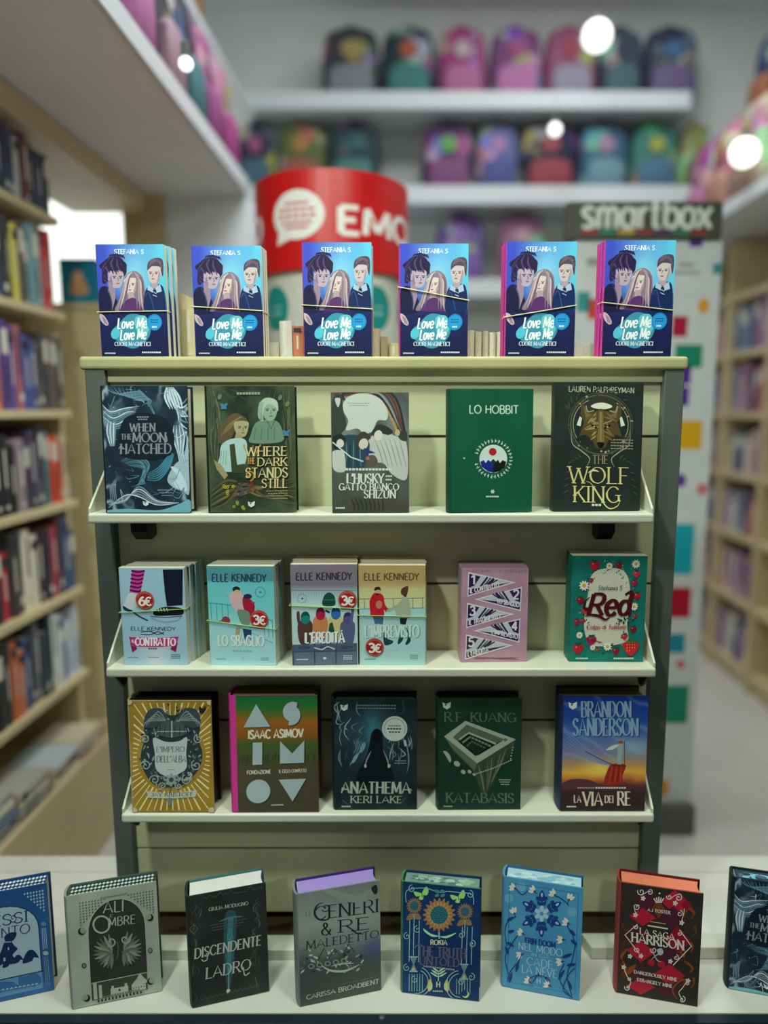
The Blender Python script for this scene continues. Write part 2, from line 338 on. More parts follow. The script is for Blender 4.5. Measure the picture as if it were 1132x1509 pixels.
def art_love():
    a = Art((632, 113), (1003, 112), (668, 692))
    def f(u, v):
        top = mixc((62, 78, 196), (96, 196, 226), min(1, max(0, u*1.25-.15+.25*fbm(u*2, v*2))))
        glow = math.exp(-((u-.55)**2/.06+(v-.28)**2/.05)); top = mixc(top, (150, 222, 236), glow*.8)
        return mixc(top, mixc((38, 46, 128), (24, 30, 72), v), (v-.42)/.2)
    a.bg(f, 20, 30)
    a.text('STEFANIA S.', 735, 900, 138, 160, (232, 240, 244), .17, .09, True)
    # three portraits, drawn as plain stylised figures
    HD, HL = (44, 32, 70), (84, 66, 116)
    a.smooth([(650, 352), (690, 326), (735, 372), (764, 455), (700, 470), (655, 460)], (26, 28, 66)); a.poly([(700, 300), (738, 322), (742, 385), (726, 445), (704, 352)], (158, 134, 156)); a.line([(690, 330), (716, 385), (722, 450)], 8, (44, 46, 92), True); a.line([(700, 345), (722, 400), (724, 450)], 4, (112, 96, 128), True)
    a.smooth([(674, 268), (668, 226), (690, 188), (735, 174), (776, 186), (796, 224), (792, 272), (772, 250), (700, 252), (702, 300), (688, 298)], HD); face(a, 744, 284, 50, (190, 168, 182), .9, (92, 72, 104), (146, 84, 104)); a.poly([(716, 262), (708, 300), (722, 324), (728, 318), (722, 290)], (146, 124, 150)); a.ell(706, 288, 7, 12, (176, 150, 166))
    for i in range(15):
        x = 676+i*8.4; a.line([(700+i*4.5, 178+abs(i-6)*1.6), (x-16, 206+abs(i-7)*2), (x-6, 236), (x+rr(0, 10), 252+rr(-6, 18))], 13, (HD, (34, 24, 58), HD, HL)[i % 4], True, True)
    for i in range(7): a.line([(694-i*2, 196+i*8), (672, 230+i*8), (676, 262+i*8), (692, 284+i*4)], 9, (HD, HL, (34, 24, 58))[i % 3], True, True)
    for i in range(6): a.line([(706+i*14, 178-i % 2*3), (716+i*13, 162+abs(i-2)*3), (738+i*11, 172+i*3)], 9, HD, True, True)
    for i in range(5): a.line([(770+i*4, 190+i*8), (798, 216+i*9), (794-i*2, 250+i*7)], 9, (HD, (34, 24, 58))[i % 2], True, True)
    BL_ = [(176, 152, 158), (206, 186, 182), (112, 88, 118), (142, 118, 136)]
    a.smooth([(778, 330), (796, 272), (845, 248), (890, 280), (904, 350), (916, 452), (830, 440), (740, 454), (764, 390)], BL_[3]); face(a, 826, 320, 46, (222, 202, 198), -.5, (120, 92, 106), (168, 84, 98)); a.poly([(852, 290), (862, 330), (846, 362), (840, 350), (850, 322)], (176, 150, 156))
    a.poly([(812, 356), (842, 356), (846, 392), (812, 396)], (186, 160, 166)); a.smooth([(780, 420), (812, 392), (850, 390), (890, 440), (884, 456), (770, 456)], (92, 50, 108))
    for i in range(11): t = i/10; a.line([(838+(t-.5)*16, 252), (796+t*90, 290+abs(t-.5)*20), (776+t*118, 370), (752+t*156, 446)], 9, BL_[i % 4], True, True) if abs(t-.45) > .24 else None
    a.line([(836, 254), (808, 276), (798, 320)], 10, BL_[1], True, True); a.line([(842, 254), (866, 278), (872, 330)], 10, BL_[0], True, True)
    a.smooth([(905, 352), (945, 320), (1003, 330), (1010, 460), (905, 460)], (22, 42, 92)); a.poly([(938, 300), (972, 300), (976, 336), (936, 336)], (180, 158, 166)); face(a, 955, 262, 47, (208, 188, 188), -.7, (104, 84, 104), (150, 92, 104)); a.poly([(978, 240), (988, 262), (978, 300), (968, 306), (976, 270)], (168, 146, 156))
    a.smooth([(916, 244), (920, 204), (955, 182), (998, 192), (1002, 275), (990, 250), (984, 226), (945, 222), (926, 236)], (84, 68, 88)); [a.line([(925+i*3, 222-i*2), (948+i*5, 190+i), (992+i, 206+i*7)], 8, ((138, 118, 126), (84, 68, 88), (112, 92, 104))[i % 3], True, True) for i in range(6)]
    a.poly([(922, 318), (955, 342), (986, 314), (996, 352), (958, 364), (916, 345)], (176, 196, 220)); a.poly([(948, 342), (964, 342), (972, 388), (944, 384)], (30, 36, 70)); a.line([(946, 354), (968, 364)], 5, (150, 165, 200)); a.line([(946, 370), (970, 380)], 5, (150, 165, 200)); a.line([(905, 380), (925, 360), (955, 450)], 4, (60, 84, 140), True)
    a.smooth([(654, 470), (680, 480), (704, 520), (690, 530), (662, 505)], (206, 180, 190)); [a.line([(668+i*7, 482+i*5), (684+i*7, 520+i*3)], 3, (120, 92, 120)) for i in range(3)]
    a.smooth([(722, 560), (760, 520), (820, 470), (900, 485), (936, 540), (920, 600), (850, 650), (780, 630), (740, 600)], (62, 150, 176)); a.smooth([(850, 490), (905, 480), (930, 540), (900, 590), (860, 560)], (104, 196, 204)); a.ell(742, 572, 24, 30, (88, 196, 220), 20)
    a.text('Love Me', 752, 914, 492, 546, (246, 248, 248), .15, .12, slant=.18, slope=-.02); a.text('Love Me', 768, 910, 552, 606, (246, 248, 248), .15, .12, slant=.18, slope=-.04)
    a.ell(957, 513, 42, 43, (26, 136, 204)); a.ell(957, 513, 36, 37, (40, 156, 220)); a.micro(935, 980, 498, 5, (20, 70, 130), 4); a.micro(935, 980, 510, 5, (20, 70, 130), 4); a.micro(944, 972, 532, 9, (220, 240, 250), 3)
    a.text('CUORI MAGNETICI', 738, 936, 616, 636, (214, 224, 236), .17, .08, True)
    a.micro(684, 744, 672, 7, (210, 216, 226), 7); a.micro(890, 996, 666, 8, (214, 220, 230), 10); return a

def art_moon():
    a = Art((115, 92), (530, 95), (145, 700))
    def f(u, v):
        e = max(0, abs(u-.48)*2-.5)*1.5+max(0, .22-v)*2.6+max(0, v-.78)*2.2
        q = fbm(u*2.2, v*2.2, 3)*3; st = max(0, math.sin(14*(u*.7+v*.5)+6*q))**4
        c = mixc((16, 30, 44), (42, 66, 84), .5+fbm(u*4, v*4)); return mixc(c, (196, 220, 230), min(.75, st*min(1, e)))
    a.bg(f, 70, 100)
    W1, W2, W3 = (206, 226, 236), (120, 150, 168), (88, 140, 160)
    for i in range(7): a.line([(428+i*3, 95+i*6), (440+i*9, 140+i*14), (500, 180+i*18), (534, 150+i*30)], 9, W1 if i % 2 else W2, True, True)
    for i in range(6): a.line([(430+i*6, 100), (424+i*14, 150), (450+i*12, 205)], 10, W1, True, True)
    for i in range(9): a.line([(118, 180+i*9), (160+i*4, 215+i*10), (225+i*5, 200+i*6), (300-i*6, 190+i*9)], 6, (W1, W2, W3)[i % 3], True, True)
    for i in range(8): a.line([(135+i*20, 100), (190+i*14, 130+i*4), (300+i*8, 120+i*6), (340, 160+i*5)], 5, (W2, W3)[i % 2], True, True)
    for i in range(6): a.line([(148+i*7, 260), (142+i*8, 310), (160+i*4, 380)], 7, (W1, W2)[i % 2], True, True)
    for i in range(7): a.line([(470+i*6, 280), (466+i*9, 340), (490+i*4, 410), (500+i*5, 470)], 8, (W1, W2)[i % 2], True, True)
    a.smooth([(440, 540), (475, 470), (520, 430), (536, 330), (545, 480), (548, 610), (520, 600), (470, 580)], (170, 196, 206)); a.smooth([(455, 480), (500, 500), (540, 590), (500, 590), (470, 560), (490, 530)], W1)
    for i in range(9): a.line([(210+i*6, 452+i*3), (280+i*7, 425+i*9), (350-i*6, 470+i*10), (300+i*4, 560), (260, 575)], 6, (W2, W3, (60, 110, 128))[i % 3], True, True)
    for i in range(6): a.line([(340, 545-i*6), (400, 540-i*12), (450, 480-i*12), (470, 420)], 7, (70, 140, 164), True, True)
    for i in range(5): a.line([(150, 655+i*6), (230, 650-i*8), (300, 575+i*12), (390, 640+i*6), (500, 655)], 6, (W2, W1, (150, 160, 164))[i % 3], True, True)
    for i in range(4): a.line([(165+i*9, 650), (160+i*8, 590), (180+i*3, 540)], 5, W2, True, True)
    for i in range(40): a.ell(rr(125, 520), rr(110, 660), rr(.8, 2.4), rr(.8, 2.4), W1, n=6)
    for i in range(26):
        x, y = rr(125, 530), rr(100, 680)
        if abs(x-330) > 120 or abs(y-345) > 120: a.line([(x, y), (x+rr(10, 50), y+rr(-30, 30)), (x+rr(20, 70), y+rr(-50, 50)), (x+rr(0, 60), y+rr(-60, 60))], rr(2, 5), (W1, W2, W3)[i % 3], True, True)
    a.smooth([(205, 300), (240, 240), (330, 222), (430, 250), (470, 330), (462, 410), (400, 440), (270, 440), (205, 410)], (20, 34, 46), 6)
    a.smooth([(140, 690), (250, 682), (400, 690), (500, 660), (548, 640), (550, 705), (145, 705)], (120, 186, 200))
    T = (146, 152, 158)
    a.text('WHEN', 255, 378, 272, 309, T, .15, .06, True); a.text('THE', 212, 262, 322, 346, T, .15, .07, True); a.text('MOON', 268, 432, 317, 360, T, .15, .06, True); a.text('HATCHED', 208, 456, 370, 415, T, .15, .06, True)
    a.line([(432, 330), (436, 355), (424, 366), (440, 352)], 4, T, True); a.line([(200, 392), (212, 378), (224, 392)], 4, T, True)
    a.micro(288, 348, 238, 6, T, 5); a.micro(294, 342, 249, 6, T, 4); a.micro(392, 470, 590, 5, W2, 8); a.micro(400, 466, 603, 5, W2, 8); a.micro(414, 462, 616, 5, W2, 6)
    logo(a, 335, 655, 15, (220, 230, 232)); return a

def art_dark():
    a = Art((617, 92), (1030, 95), (640, 700))
    a.bg(lambda u, v: mixc(mixc((24, 38, 30), (82, 102, 72), .42+fbm(u*4, v*4)*1.3), (112, 112, 74), max(0, abs(u-.5)*2-.72)*1.5+max(0, v-.72)*.9), 44, 60)
    for i in range(14): a.line([(624+rr(0, 50), 100), (640+rr(0, 40), 220), (632+rr(0, 50), 330), (645+rr(0, 30), 470)], rr(3, 9), [(78, 84, 58), (48, 60, 42), (104, 108, 78)][i % 3], True, True)
    for i in range(12): a.line([(960+rr(0, 60), 100), (1000+rr(-20, 25), 240), (1015+rr(-30, 15), 380), (990+rr(0, 40), 480)], rr(3, 8), [(74, 80, 54), (40, 54, 38), (98, 102, 70)][i % 3], True, True)
    for i in range(14): a.line([(640+i*28, 108), (690+i*22, 130+rr(-16, 30)), (740+i*18, 120+rr(0, 60))], 4, (66, 84, 56), True, True)
    # standing man, pale green
    a.smooth([(830, 320), (850, 270), (895, 255), (950, 262), (975, 300), (975, 360), (830, 365)], (112, 142, 118)); face(a, 916, 212, 46, (148, 174, 146), .5, (70, 96, 76), (96, 110, 90))
    a.smooth([(862, 240), (866, 180), (900, 150), (948, 165), (956, 215), (938, 190), (905, 182), (885, 215), (885, 262)], (176, 200, 180)); [a.line([(868+i*6, 170), (864+i*5, 210), (872+i*3, 258)], 3, (120, 150, 128), True) for i in range(4)]
    a.line([(905, 262), (925, 300), (940, 262)], 5, (66, 92, 74)); [a.line([(850+i*30, 290), (845+i*32, 350)], 3, (78, 106, 84)) for i in range(4)]
    # woman in a white blouse
    a.smooth([(672, 330), (700, 260), (752, 222), (806, 250), (800, 290), (760, 275), (742, 330), (700, 372), (680, 360)], (98, 84, 58)); [a.line([(690+i*10, 330-i*8), (720+i*9, 280-i*5), (775+i*3, 240)], 3, (142, 122, 84), True) for i in range(5)]
    face(a, 783, 293, 42, (176, 166, 126), .8, (96, 84, 58), (132, 84, 62)); a.poly([(758, 318), (786, 330), (790, 352), (750, 350)], (164, 152, 112))
    a.smooth([(682, 430), (690, 375), (735, 345), (800, 348), (812, 400), (800, 470), (760, 500), (700, 500), (674, 465)], (176, 208, 202)); a.poly([(728, 372), (752, 368), (765, 470), (800, 465), (800, 510), (740, 510)], (62, 70, 46)); a.poly([(655, 445), (690, 470), (722, 520), (706, 540), (668, 490)], (158, 152, 110)); [a.line([(690+i*12, 400), (684+i*13, 470)], 3, (128, 164, 156)) for i in range(3)]
    for i in range(9): a.line([(640, 600+i*11), (720, 545+i*13), (800, 560+rr(-15, 50)), (900, 600+rr(-40, 30)), (1045, 540+i*16)], rr(8, 18), [(98, 92, 58), (66, 68, 42), (124, 116, 74), (48, 52, 34)][i % 4], True, True)
    for (x, y, c) in ((725, 590, (206, 190, 70)), (775, 665, (180, 176, 70)), (840, 576, (150, 50, 44)), (802, 590, (60, 96, 110)), (775, 598, (104, 84, 96))):
        for i in range(7): a.flower(x+rr(-24, 24), y+rr(-22, 22), 9, 5, c, (90, 60, 30))
    for (x, y) in ((700, 190), (996, 320)): [a.leaf(x, y, x+dx, y+dy, 14, (70, 130, 160)) for dx, dy in ((-18, -14), (18, -14), (-12, 14), (12, 14))]
    for (x, y) in ((680, 145), (965, 150), (1000, 180)): a.ell(x, y, 9, 14, (110, 124, 96), 20)
    G = (222, 206, 146); D = (3, 3, (30, 34, 24))
    a.micro(760, 872, 124, 11, (150, 164, 140), 8)
    a.line([(796, 372), (822, 425), (840, 378), (850, 425), (876, 372)], 7, (196, 150, 70)); a.text('WHERE', 806, 1000, 384, 427, G, .14, .06, True, drop=D)
    a.text('THE', 814, 850, 436, 466, (190, 140, 70), .14, .07, True, drop=D); a.text('DARK', 862, 1002, 438, 476, G, .14, .06, True, drop=D); a.text('STANDS', 806, 1006, 486, 532, G, .14, .06, True, drop=D); a.spiral(822, 520, 30, 1.1, 6, (196, 150, 70), 40); a.text('STILL', 884, 1006, 540, 582, G, .14, .06, True, drop=D)
    for i in range(4): a.micro(906+i*10, 1010, 596+i*12, 5, (150, 146, 104), 8)
    logo(a, 835, 660, 17, (226, 232, 226)); return a

def art_husky():
    a = Art((143, 120), (513, 118), (157, 682))
    a.bg(lambda u, v: mixc(mixc((62, 70, 66), (136, 144, 136), .5+fbm(u*3, v*3)*1.3), (72, 70, 58), (v-.55)*2), 40, 56)
    for i in range(6): a.line([(150+i*12, 130+i*6), (210, 118+rr(0, 30)), (330+i*20, 124), (440+i*12, 230+i*16), (470+i*6, 300)], rr(6, 13), [(112, 62, 44), (44, 52, 56), (150, 154, 146), (58, 70, 80)][i % 4], True)
    a.line([(330, 130), (390, 170), (430, 235), (460, 300)], 9, (188, 150, 78), True)
    a.smooth([(196, 190), (225, 140), (300, 124), (375, 148), (412, 205), (408, 246), (366, 250), (340, 300), (300, 308), (268, 286), (215, 295), (225, 250)], (206, 212, 200)); a.micro(220, 330, 168, 4, (160, 166, 158), 8); a.micro(230, 320, 178, 4, (160, 166, 158), 7)
    a.smooth([(146, 160), (190, 130), (200, 200), (215, 280), (150, 330)], (58, 66, 60)); a.smooth([(160, 150), (176, 190), (186, 150)], (196, 206, 204))
    a.smooth([(330, 330), (390, 300), (450, 320), (505, 350), (512, 520), (440, 500), (400, 450), (350, 440), (320, 390)], (198, 202, 192)); [a.line([(350+i*24, 330), (380+i*22, 400), (400+i*22, 470)], 4, (138, 144, 136), True, True) for i in range(6)]
    a.smooth([(340, 300), (370, 268), (410, 276), (440, 300), (420, 316), (380, 310), (355, 330)], (52, 54, 52)); a.ell(370, 318, 20, 24, (224, 218, 204), 15); a.smooth([(455, 300), (500, 300), (510, 340), (480, 340)], (60, 66, 58)); a.ell(462, 305, 12, 16, (200, 180, 130))
    a.smooth([(150, 360), (200, 320), (280, 320), (330, 360), (300, 470), (230, 480), (170, 440)], (44, 74, 86)); [a.line([(215+i*18, 340), (220+i*16, 400), (210+i*20, 470)], 5, [(96, 136, 142), (30, 46, 60)][i % 2], True, True) for i in range(5)]
    a.smooth([(150, 330), (190, 312), (216, 340), (200, 372), (160, 380)], (34, 44, 40)); a.ell(188, 356, 18, 20, (222, 214, 200)); a.smooth([(265, 330), (300, 300), (335, 330), (300, 350), (275, 390)], (70, 62, 56)); a.ell(300, 358, 22, 26, (218, 208, 194), 20)
    a.smooth([(146, 400), (200, 390), (214, 440), (210, 488), (160, 480)], (204, 208, 198)); a.smooth([(310, 420), (350, 410), (370, 440), (350, 466), (320, 450)], (98, 86, 76)); a.ell(322, 425, 8, 8, (190, 110, 90)); a.poly([(300, 375), (360, 400), (310, 405)], (40, 60, 120))
    a.line([(150, 350), (240, 420), (300, 440)], 6, (220, 222, 214)); [a.line([(240+i*22, 610), (260+i*20, 650), (256+i*20, 680)], 8, (54, 54, 46), True, True) for i in range(8)]
    Wt = (226, 230, 220); D = (3, 2, (60, 60, 52))
    a.micro(215, 440, 472, 10, Wt, 14); a.text("L'HUSKY", 222, 400, 498, 541, Wt, .18, .06, True, drop=D); a.micro(410, 442, 505, 7, Wt, 3); a.micro(410, 440, 522, 7, Wt, 3); a.text('GATTO BIANCO', 186, 474, 544, 575, Wt, .18, .07, True, drop=D); a.text('SHIZUN', 306, 460, 576, 612, Wt, .18, .06, True, drop=D)
    a.micro(170, 216, 655, 8, Wt, 5); return a

def art_green():
    a = Art((710, 103), (1097, 100), (707, 678))
    a.bg(lambda u, v: mixc((10, 84, 60), (18, 94, 70), .5+fbm(u*3, v*3)), 12, 16)
    a.text('LO HOBBIT', 794, 1026, 178, 215, (204, 228, 208), .14, .10)
    cx, cy = 908, 426; Wt = (214, 228, 220)
    a.ell(cx, cy, 66, 66, Wt, n=36); a.ell(905, 393, 18, 18, (178, 32, 40))
    a.poly([(846, 440), (862, 432), (872, 446), (884, 430), (908, 452), (908, 492), (880, 484), (852, 462)], (26, 40, 140)); a.poly([(908, 452), (930, 430), (940, 446), (952, 432), (970, 440), (962, 466), (940, 484), (908, 492)], (16, 26, 26)); a.poly([(894, 440), (908, 426), (922, 440), (908, 456)], (12, 60, 50))
    for k in range(30):
        t = math.radians(-72+k*324/29); r0, r1 = 76, 92; c, s_ = math.sin(t), -math.cos(t); w_ = (5, 8, 6)[k % 3]
        a.line([(cx+c*r0, cy+s_*r0), (cx+c*r1, cy+s_*r1)], 3.4, Wt); a.line([(cx+c*(r0+(k % 3)*7), cy+s_*(r0+(k % 3)*7)), (cx+c*(r0+8)-s_*w_, cy+s_*(r0+8)+c*w_)], 3.2, Wt)
    a.flower(905, 580, 11, 6, Wt, Wt, .5); a.micro(874, 936, 600, 7, Wt, 7); a.ell(770, 423, 5, 4, (170, 196, 184)); return a

def art_wolf():
    a = Art((250, 100), (808, 87), (235, 892))
    a.bg(lambda u, v: mixc((32, 40, 38), (48, 56, 52), .5+fbm(u*4, v*4)), 16, 20)
    S1, S2, B1, B2, B3 = (176, 172, 146), (98, 94, 74), (134, 112, 66), (92, 76, 44), (176, 150, 92)
    a.text('LAUREN PALPHREYMAN', 330, 747, 118, 151, (196, 194, 164), .13, .10)
    a.ring(535, 350, 192, 182, 9, S2); a.ring(535, 350, 176, 166, 4, S1, 150, 400); a.ring(535, 350, 206, 196, 3, S2, 130, 410)
    for k in range(40): t = rr(0, 2*PI); r = rr(172, 204); a.ell(535+r*math.cos(t), 345+r*.95*math.sin(t), rr(3, 9), rr(3, 9), [S2, S1, (60, 64, 54)][k % 3], n=8)
    for k in range(22): t = rr(PI*1.1, PI*1.9); r = rr(185, 250); a.leaf(535+r*math.cos(t), 350+r*.95*math.sin(t), 535+(r+24)*math.cos(t+.12), 350+(r+24)*.95*math.sin(t+.12), 9, (66, 72, 62))
    a.smooth([(430, 250), (470, 190), (540, 176), (612, 190), (650, 250), (600, 262), (540, 248), (480, 262)], (60, 58, 46)); a.smooth([(470, 238), (500, 220), (540, 214), (580, 220), (608, 236), (580, 250), (540, 254), (500, 250)], (236, 236, 214))
    a.poly([(400, 300), (380, 355), (405, 362), (415, 312)], (230, 232, 214)); a.poly([(668, 295), (690, 350), (664, 358), (656, 306)], (230, 232, 214))
    a.poly([(412, 205), (450, 262), (500, 268), (535, 250), (572, 268), (622, 258), (660, 200), (668, 290), (640, 330), (672, 420), (628, 410), (588, 440), (566, 490), (535, 502), (500, 490), (478, 440), (436, 412), (396, 422), (430, 335), (404, 290)], B2)
    a.poly([(424, 232), (452, 280), (478, 290), (440, 310)], B1); a.poly([(648, 230), (620, 278), (594, 290), (632, 308)], B1)
    for i in range(22):
        s_ = -1 if i % 2 else 1; y0 = 270+i*7; a.leaf(535+s_*rr(6, 30), y0, 535+s_*rr(50, 120), y0+rr(20, 70), rr(7, 15), [B1, B3, (70, 58, 36), (112, 94, 58)][i % 4])
    a.poly([(522, 268), (548, 268), (556, 400), (560, 455), (535, 470), (510, 455), (516, 400)], B1); a.line([(535, 270), (535, 455)], 5, B3)
    for s_ in (-1, 1): a.leaf(535+s_*22, 372, 535+s_*66, 348, 17, (24, 22, 16)); a.ell(535+s_*42, 362, 7, 6, (196, 160, 70), n=8); a.line([(535+s_*14, 345), (535+s_*70, 322)], 6, B3)
    a.smooth([(512, 462), (535, 456), (558, 462), (550, 486), (535, 494), (520, 486)], (20, 20, 16)); a.line([(440, 235), (452, 270), (490, 262)], 6, S1, True); a.line([(640, 232), (628, 268), (590, 262)], 6, S1, True)
    for s_ in (-1, 1): a.line([(535+s_*190, 380), (535+s_*180, 470), (535+s_*120, 515), (535+s_*70, 560), (535+s_*90, 610)], 7, S1, True, True); [a.leaf(535+s_*(120+i*22), 560+i*6, 535+s_*(150+i*20), 530+i*22, 10, (72, 76, 64)) for i in range(4)]
    for i in range(4): a.micro(600 if i else 616, 746, 436+i*18, 8, (150, 146, 120), 8)
    Gd = (232, 220, 146)
    a.text('THE', 484, 582, 540, 590, (160, 146, 100), .12, .05, True); a.text('WOLF', 334, 716, 612, 713, Gd, .10, .035, True); a.text('KING', 362, 660, 733, 831, Gd, .10, .035, True)
    a.line([(440, 700), (480, 720), (530, 800), (590, 868), (650, 850), (662, 800)], 7, Gd, True, True); a.line([(455, 648), (490, 632), (525, 640)], 12, (240, 220, 196), True, True); a.micro(480, 546, 842, 14, (220, 222, 206), 3)
    for s_ in (-1, 1): [a.leaf(535+s_*(190+i*6), 640+i*40, 535+s_*(225+i*6), 650+i*44, 7, (84, 84, 68)) for i in range(4)]
    return a

def sticker_art(txt):
    a = Art((0, 0), (100, 0), (0, 100)); R = (176, 28, 34)
    a.ell(50, 50, 50, 50, R, n=36); a.ring(50, 50, 46, 46, 3, (208, 120, 70), n=36)
    for k in range(11): t = math.radians(205+k*13); a.line([(50+36*math.cos(t), 50+36*math.sin(t)), (50+43*math.cos(t), 50+43*math.sin(t))], 3, (226, 150, 120))
    a.text(txt[0], 18, 50, 30, 78, (250, 244, 236), .24, .2); a.text('€', 50, 86, 34, 80, (250, 244, 236), .2, .16); return a

def art_contratto():
    a = Art((160, 203), (503, 200), (195, 708)); BG = (168, 206, 228)
    a.bg(lambda u, v: mixc(BG, (214, 226, 236), math.exp(-((u-.5)**2/.05+(v-.92)**2/.03))), 14, 18)
    a.poly([(230, 211), (298, 214), (276, 334), (218, 330)], (226, 64, 150))
    for i in range(6): y = 216+i*20; a.line([(226-i*1.5, y), (262, y+7), (297-i*4, y-1)], 9, (62, 26, 92), True)
    a.smooth([(216, 332), (252, 336), (262, 380), (240, 410), (206, 418), (184, 402), (196, 372)], (212, 224, 230)); a.smooth([(184, 398), (210, 412), (236, 424), (216, 430), (188, 418)], (34, 52, 70)); a.line([(236, 428), (270, 452), (318, 474)], 8, (44, 60, 76), True)
    a.poly([(392, 209), (499, 207), (501, 392), (418, 398), (406, 330)], (24, 30, 50)); a.smooth([(345, 430), (380, 408), (430, 400), (500, 410), (502, 440), (440, 446), (360, 448)], (28, 30, 38)); [a.line([(368+i*16, 408), (376+i*16, 428)], 5, (200, 206, 210)) for i in range(4)]
    a.line([(335, 462), (400, 480), (470, 474), (496, 452)], 9, (150, 172, 190), True); a.line([(330, 452), (420, 456), (500, 448)], 6, (90, 110, 130), True)
    a.text('ELLE KENNEDY', 226, 466, 507, 526, (22, 66, 92), .2, .16); a.line([(280, 534), (330, 530), (370, 546), (405, 534)], 5, (30, 50, 80), True); a.line([(280, 546), (330, 548), (370, 532), (405, 546)], 5, (30, 50, 80), True)
    M_ = (206, 52, 138); a.poly([(222, 590), (252, 600), (262, 624), (236, 642)], (150, 30, 96)); a.poly([(480, 588), (450, 600), (440, 624), (470, 640)], (150, 30, 96)); a.poly([(216, 560), (350, 566), (484, 556), (472, 606), (350, 614), (232, 610)], M_)
    a.text('IL', 232, 248, 574, 590, (250, 236, 244), .2); a.text('CONTRATTO', 252, 466, 566, 604, (252, 246, 250), .19, .12, True)
    a.micro(322, 370, 618, 7, (40, 60, 80), 4); a.micro(210, 268, 666, 5, (110, 140, 160), 7); a.micro(322, 382, 664, 5, (120, 150, 170), 6); [a.micro(444, 496, 650+i*9, 5, (90, 120, 140), 5) for i in range(3)]; return a

def art_sbaglio():
    a = Art((632, 190), (980, 190), (648, 695))
    a.bg(lambda u, v: ramp([(0, (92, 158, 168)), (.14, (88, 152, 162)), (.17, (112, 208, 216)), (.45, (128, 218, 222)), (.62, (176, 232, 236)), (1, (180, 232, 238))], v), 2, 30)  # darker top band: shade of the shelf above painted into the cover
    a.text('ELLE KENNEDY', 658, 943, 230, 268, (34, 74, 86), .2, .14)
    Ln = (56, 150, 160); a.line([(636, 376), (760, 388)], 4, Ln); a.line([(890, 420), (978, 470)], 4, Ln); [a.line([(650+i*30, 376+i*2), (654+i*30, 460+i*4)], 3, Ln) for i in range(4)]; a.line([(640, 462), (760, 480), (980, 580)], 4, (120, 190, 196)); [a.line([(930+i*22, 440+i*8), (936+i*22, 540+i*8)], 3, Ln) for i in range(3)]
    a.smooth([(748, 340), (770, 318), (806, 316), (830, 360), (836, 410), (800, 424), (768, 400)], (226, 190, 196)); a.smooth([(818, 352), (850, 350), (880, 380), (880, 420), (860, 450), (830, 420)], (178, 32, 62)); a.ell(786, 306, 20, 14, (40, 40, 48)); a.ell(790, 322, 17, 14, (226, 186, 160)); a.ell(846, 342, 22, 13, (52, 40, 92)); a.line([(860, 372), (884, 374)], 6, (190, 60, 90)); a.smooth([(740, 330), (730, 322), (736, 314)], (226, 186, 160))
    a.smooth([(792, 412), (850, 420), (856, 480), (830, 492), (806, 470)], (128, 150, 136)); a.smooth([(706, 468), (724, 444), (750, 456), (748, 476)], (160, 60, 80)); a.line([(694, 468), (708, 470)], 5, Ln); a.poly([(784, 500), (806, 504), (800, 560), (780, 545)], (188, 176, 140)); a.poly([(818, 506), (866, 512), (862, 570), (846, 540), (832, 572)], (44, 70, 110))
    a.text('LO SBAGLIO', 690, 934, 545, 598, (150, 196, 200), .2, .13); a.text('LO SBAGLIO', 687, 930, 542, 595, (238, 248, 246), .17, .11); a.micro(765, 870, 618, 8, (140, 190, 196), 6)
    a.ring(912, 320, 26, 26, 3, Ln); a.ell(912, 320, 8, 5, Ln); a.micro(674, 730, 662, 5, (110, 170, 176), 7); a.micro(915, 958, 655, 5, (110, 170, 176), 5); a.micro(915, 958, 664, 5, (110, 170, 176), 5); a.ring(820, 660, 7, 7, 2, (130, 180, 186)); return a

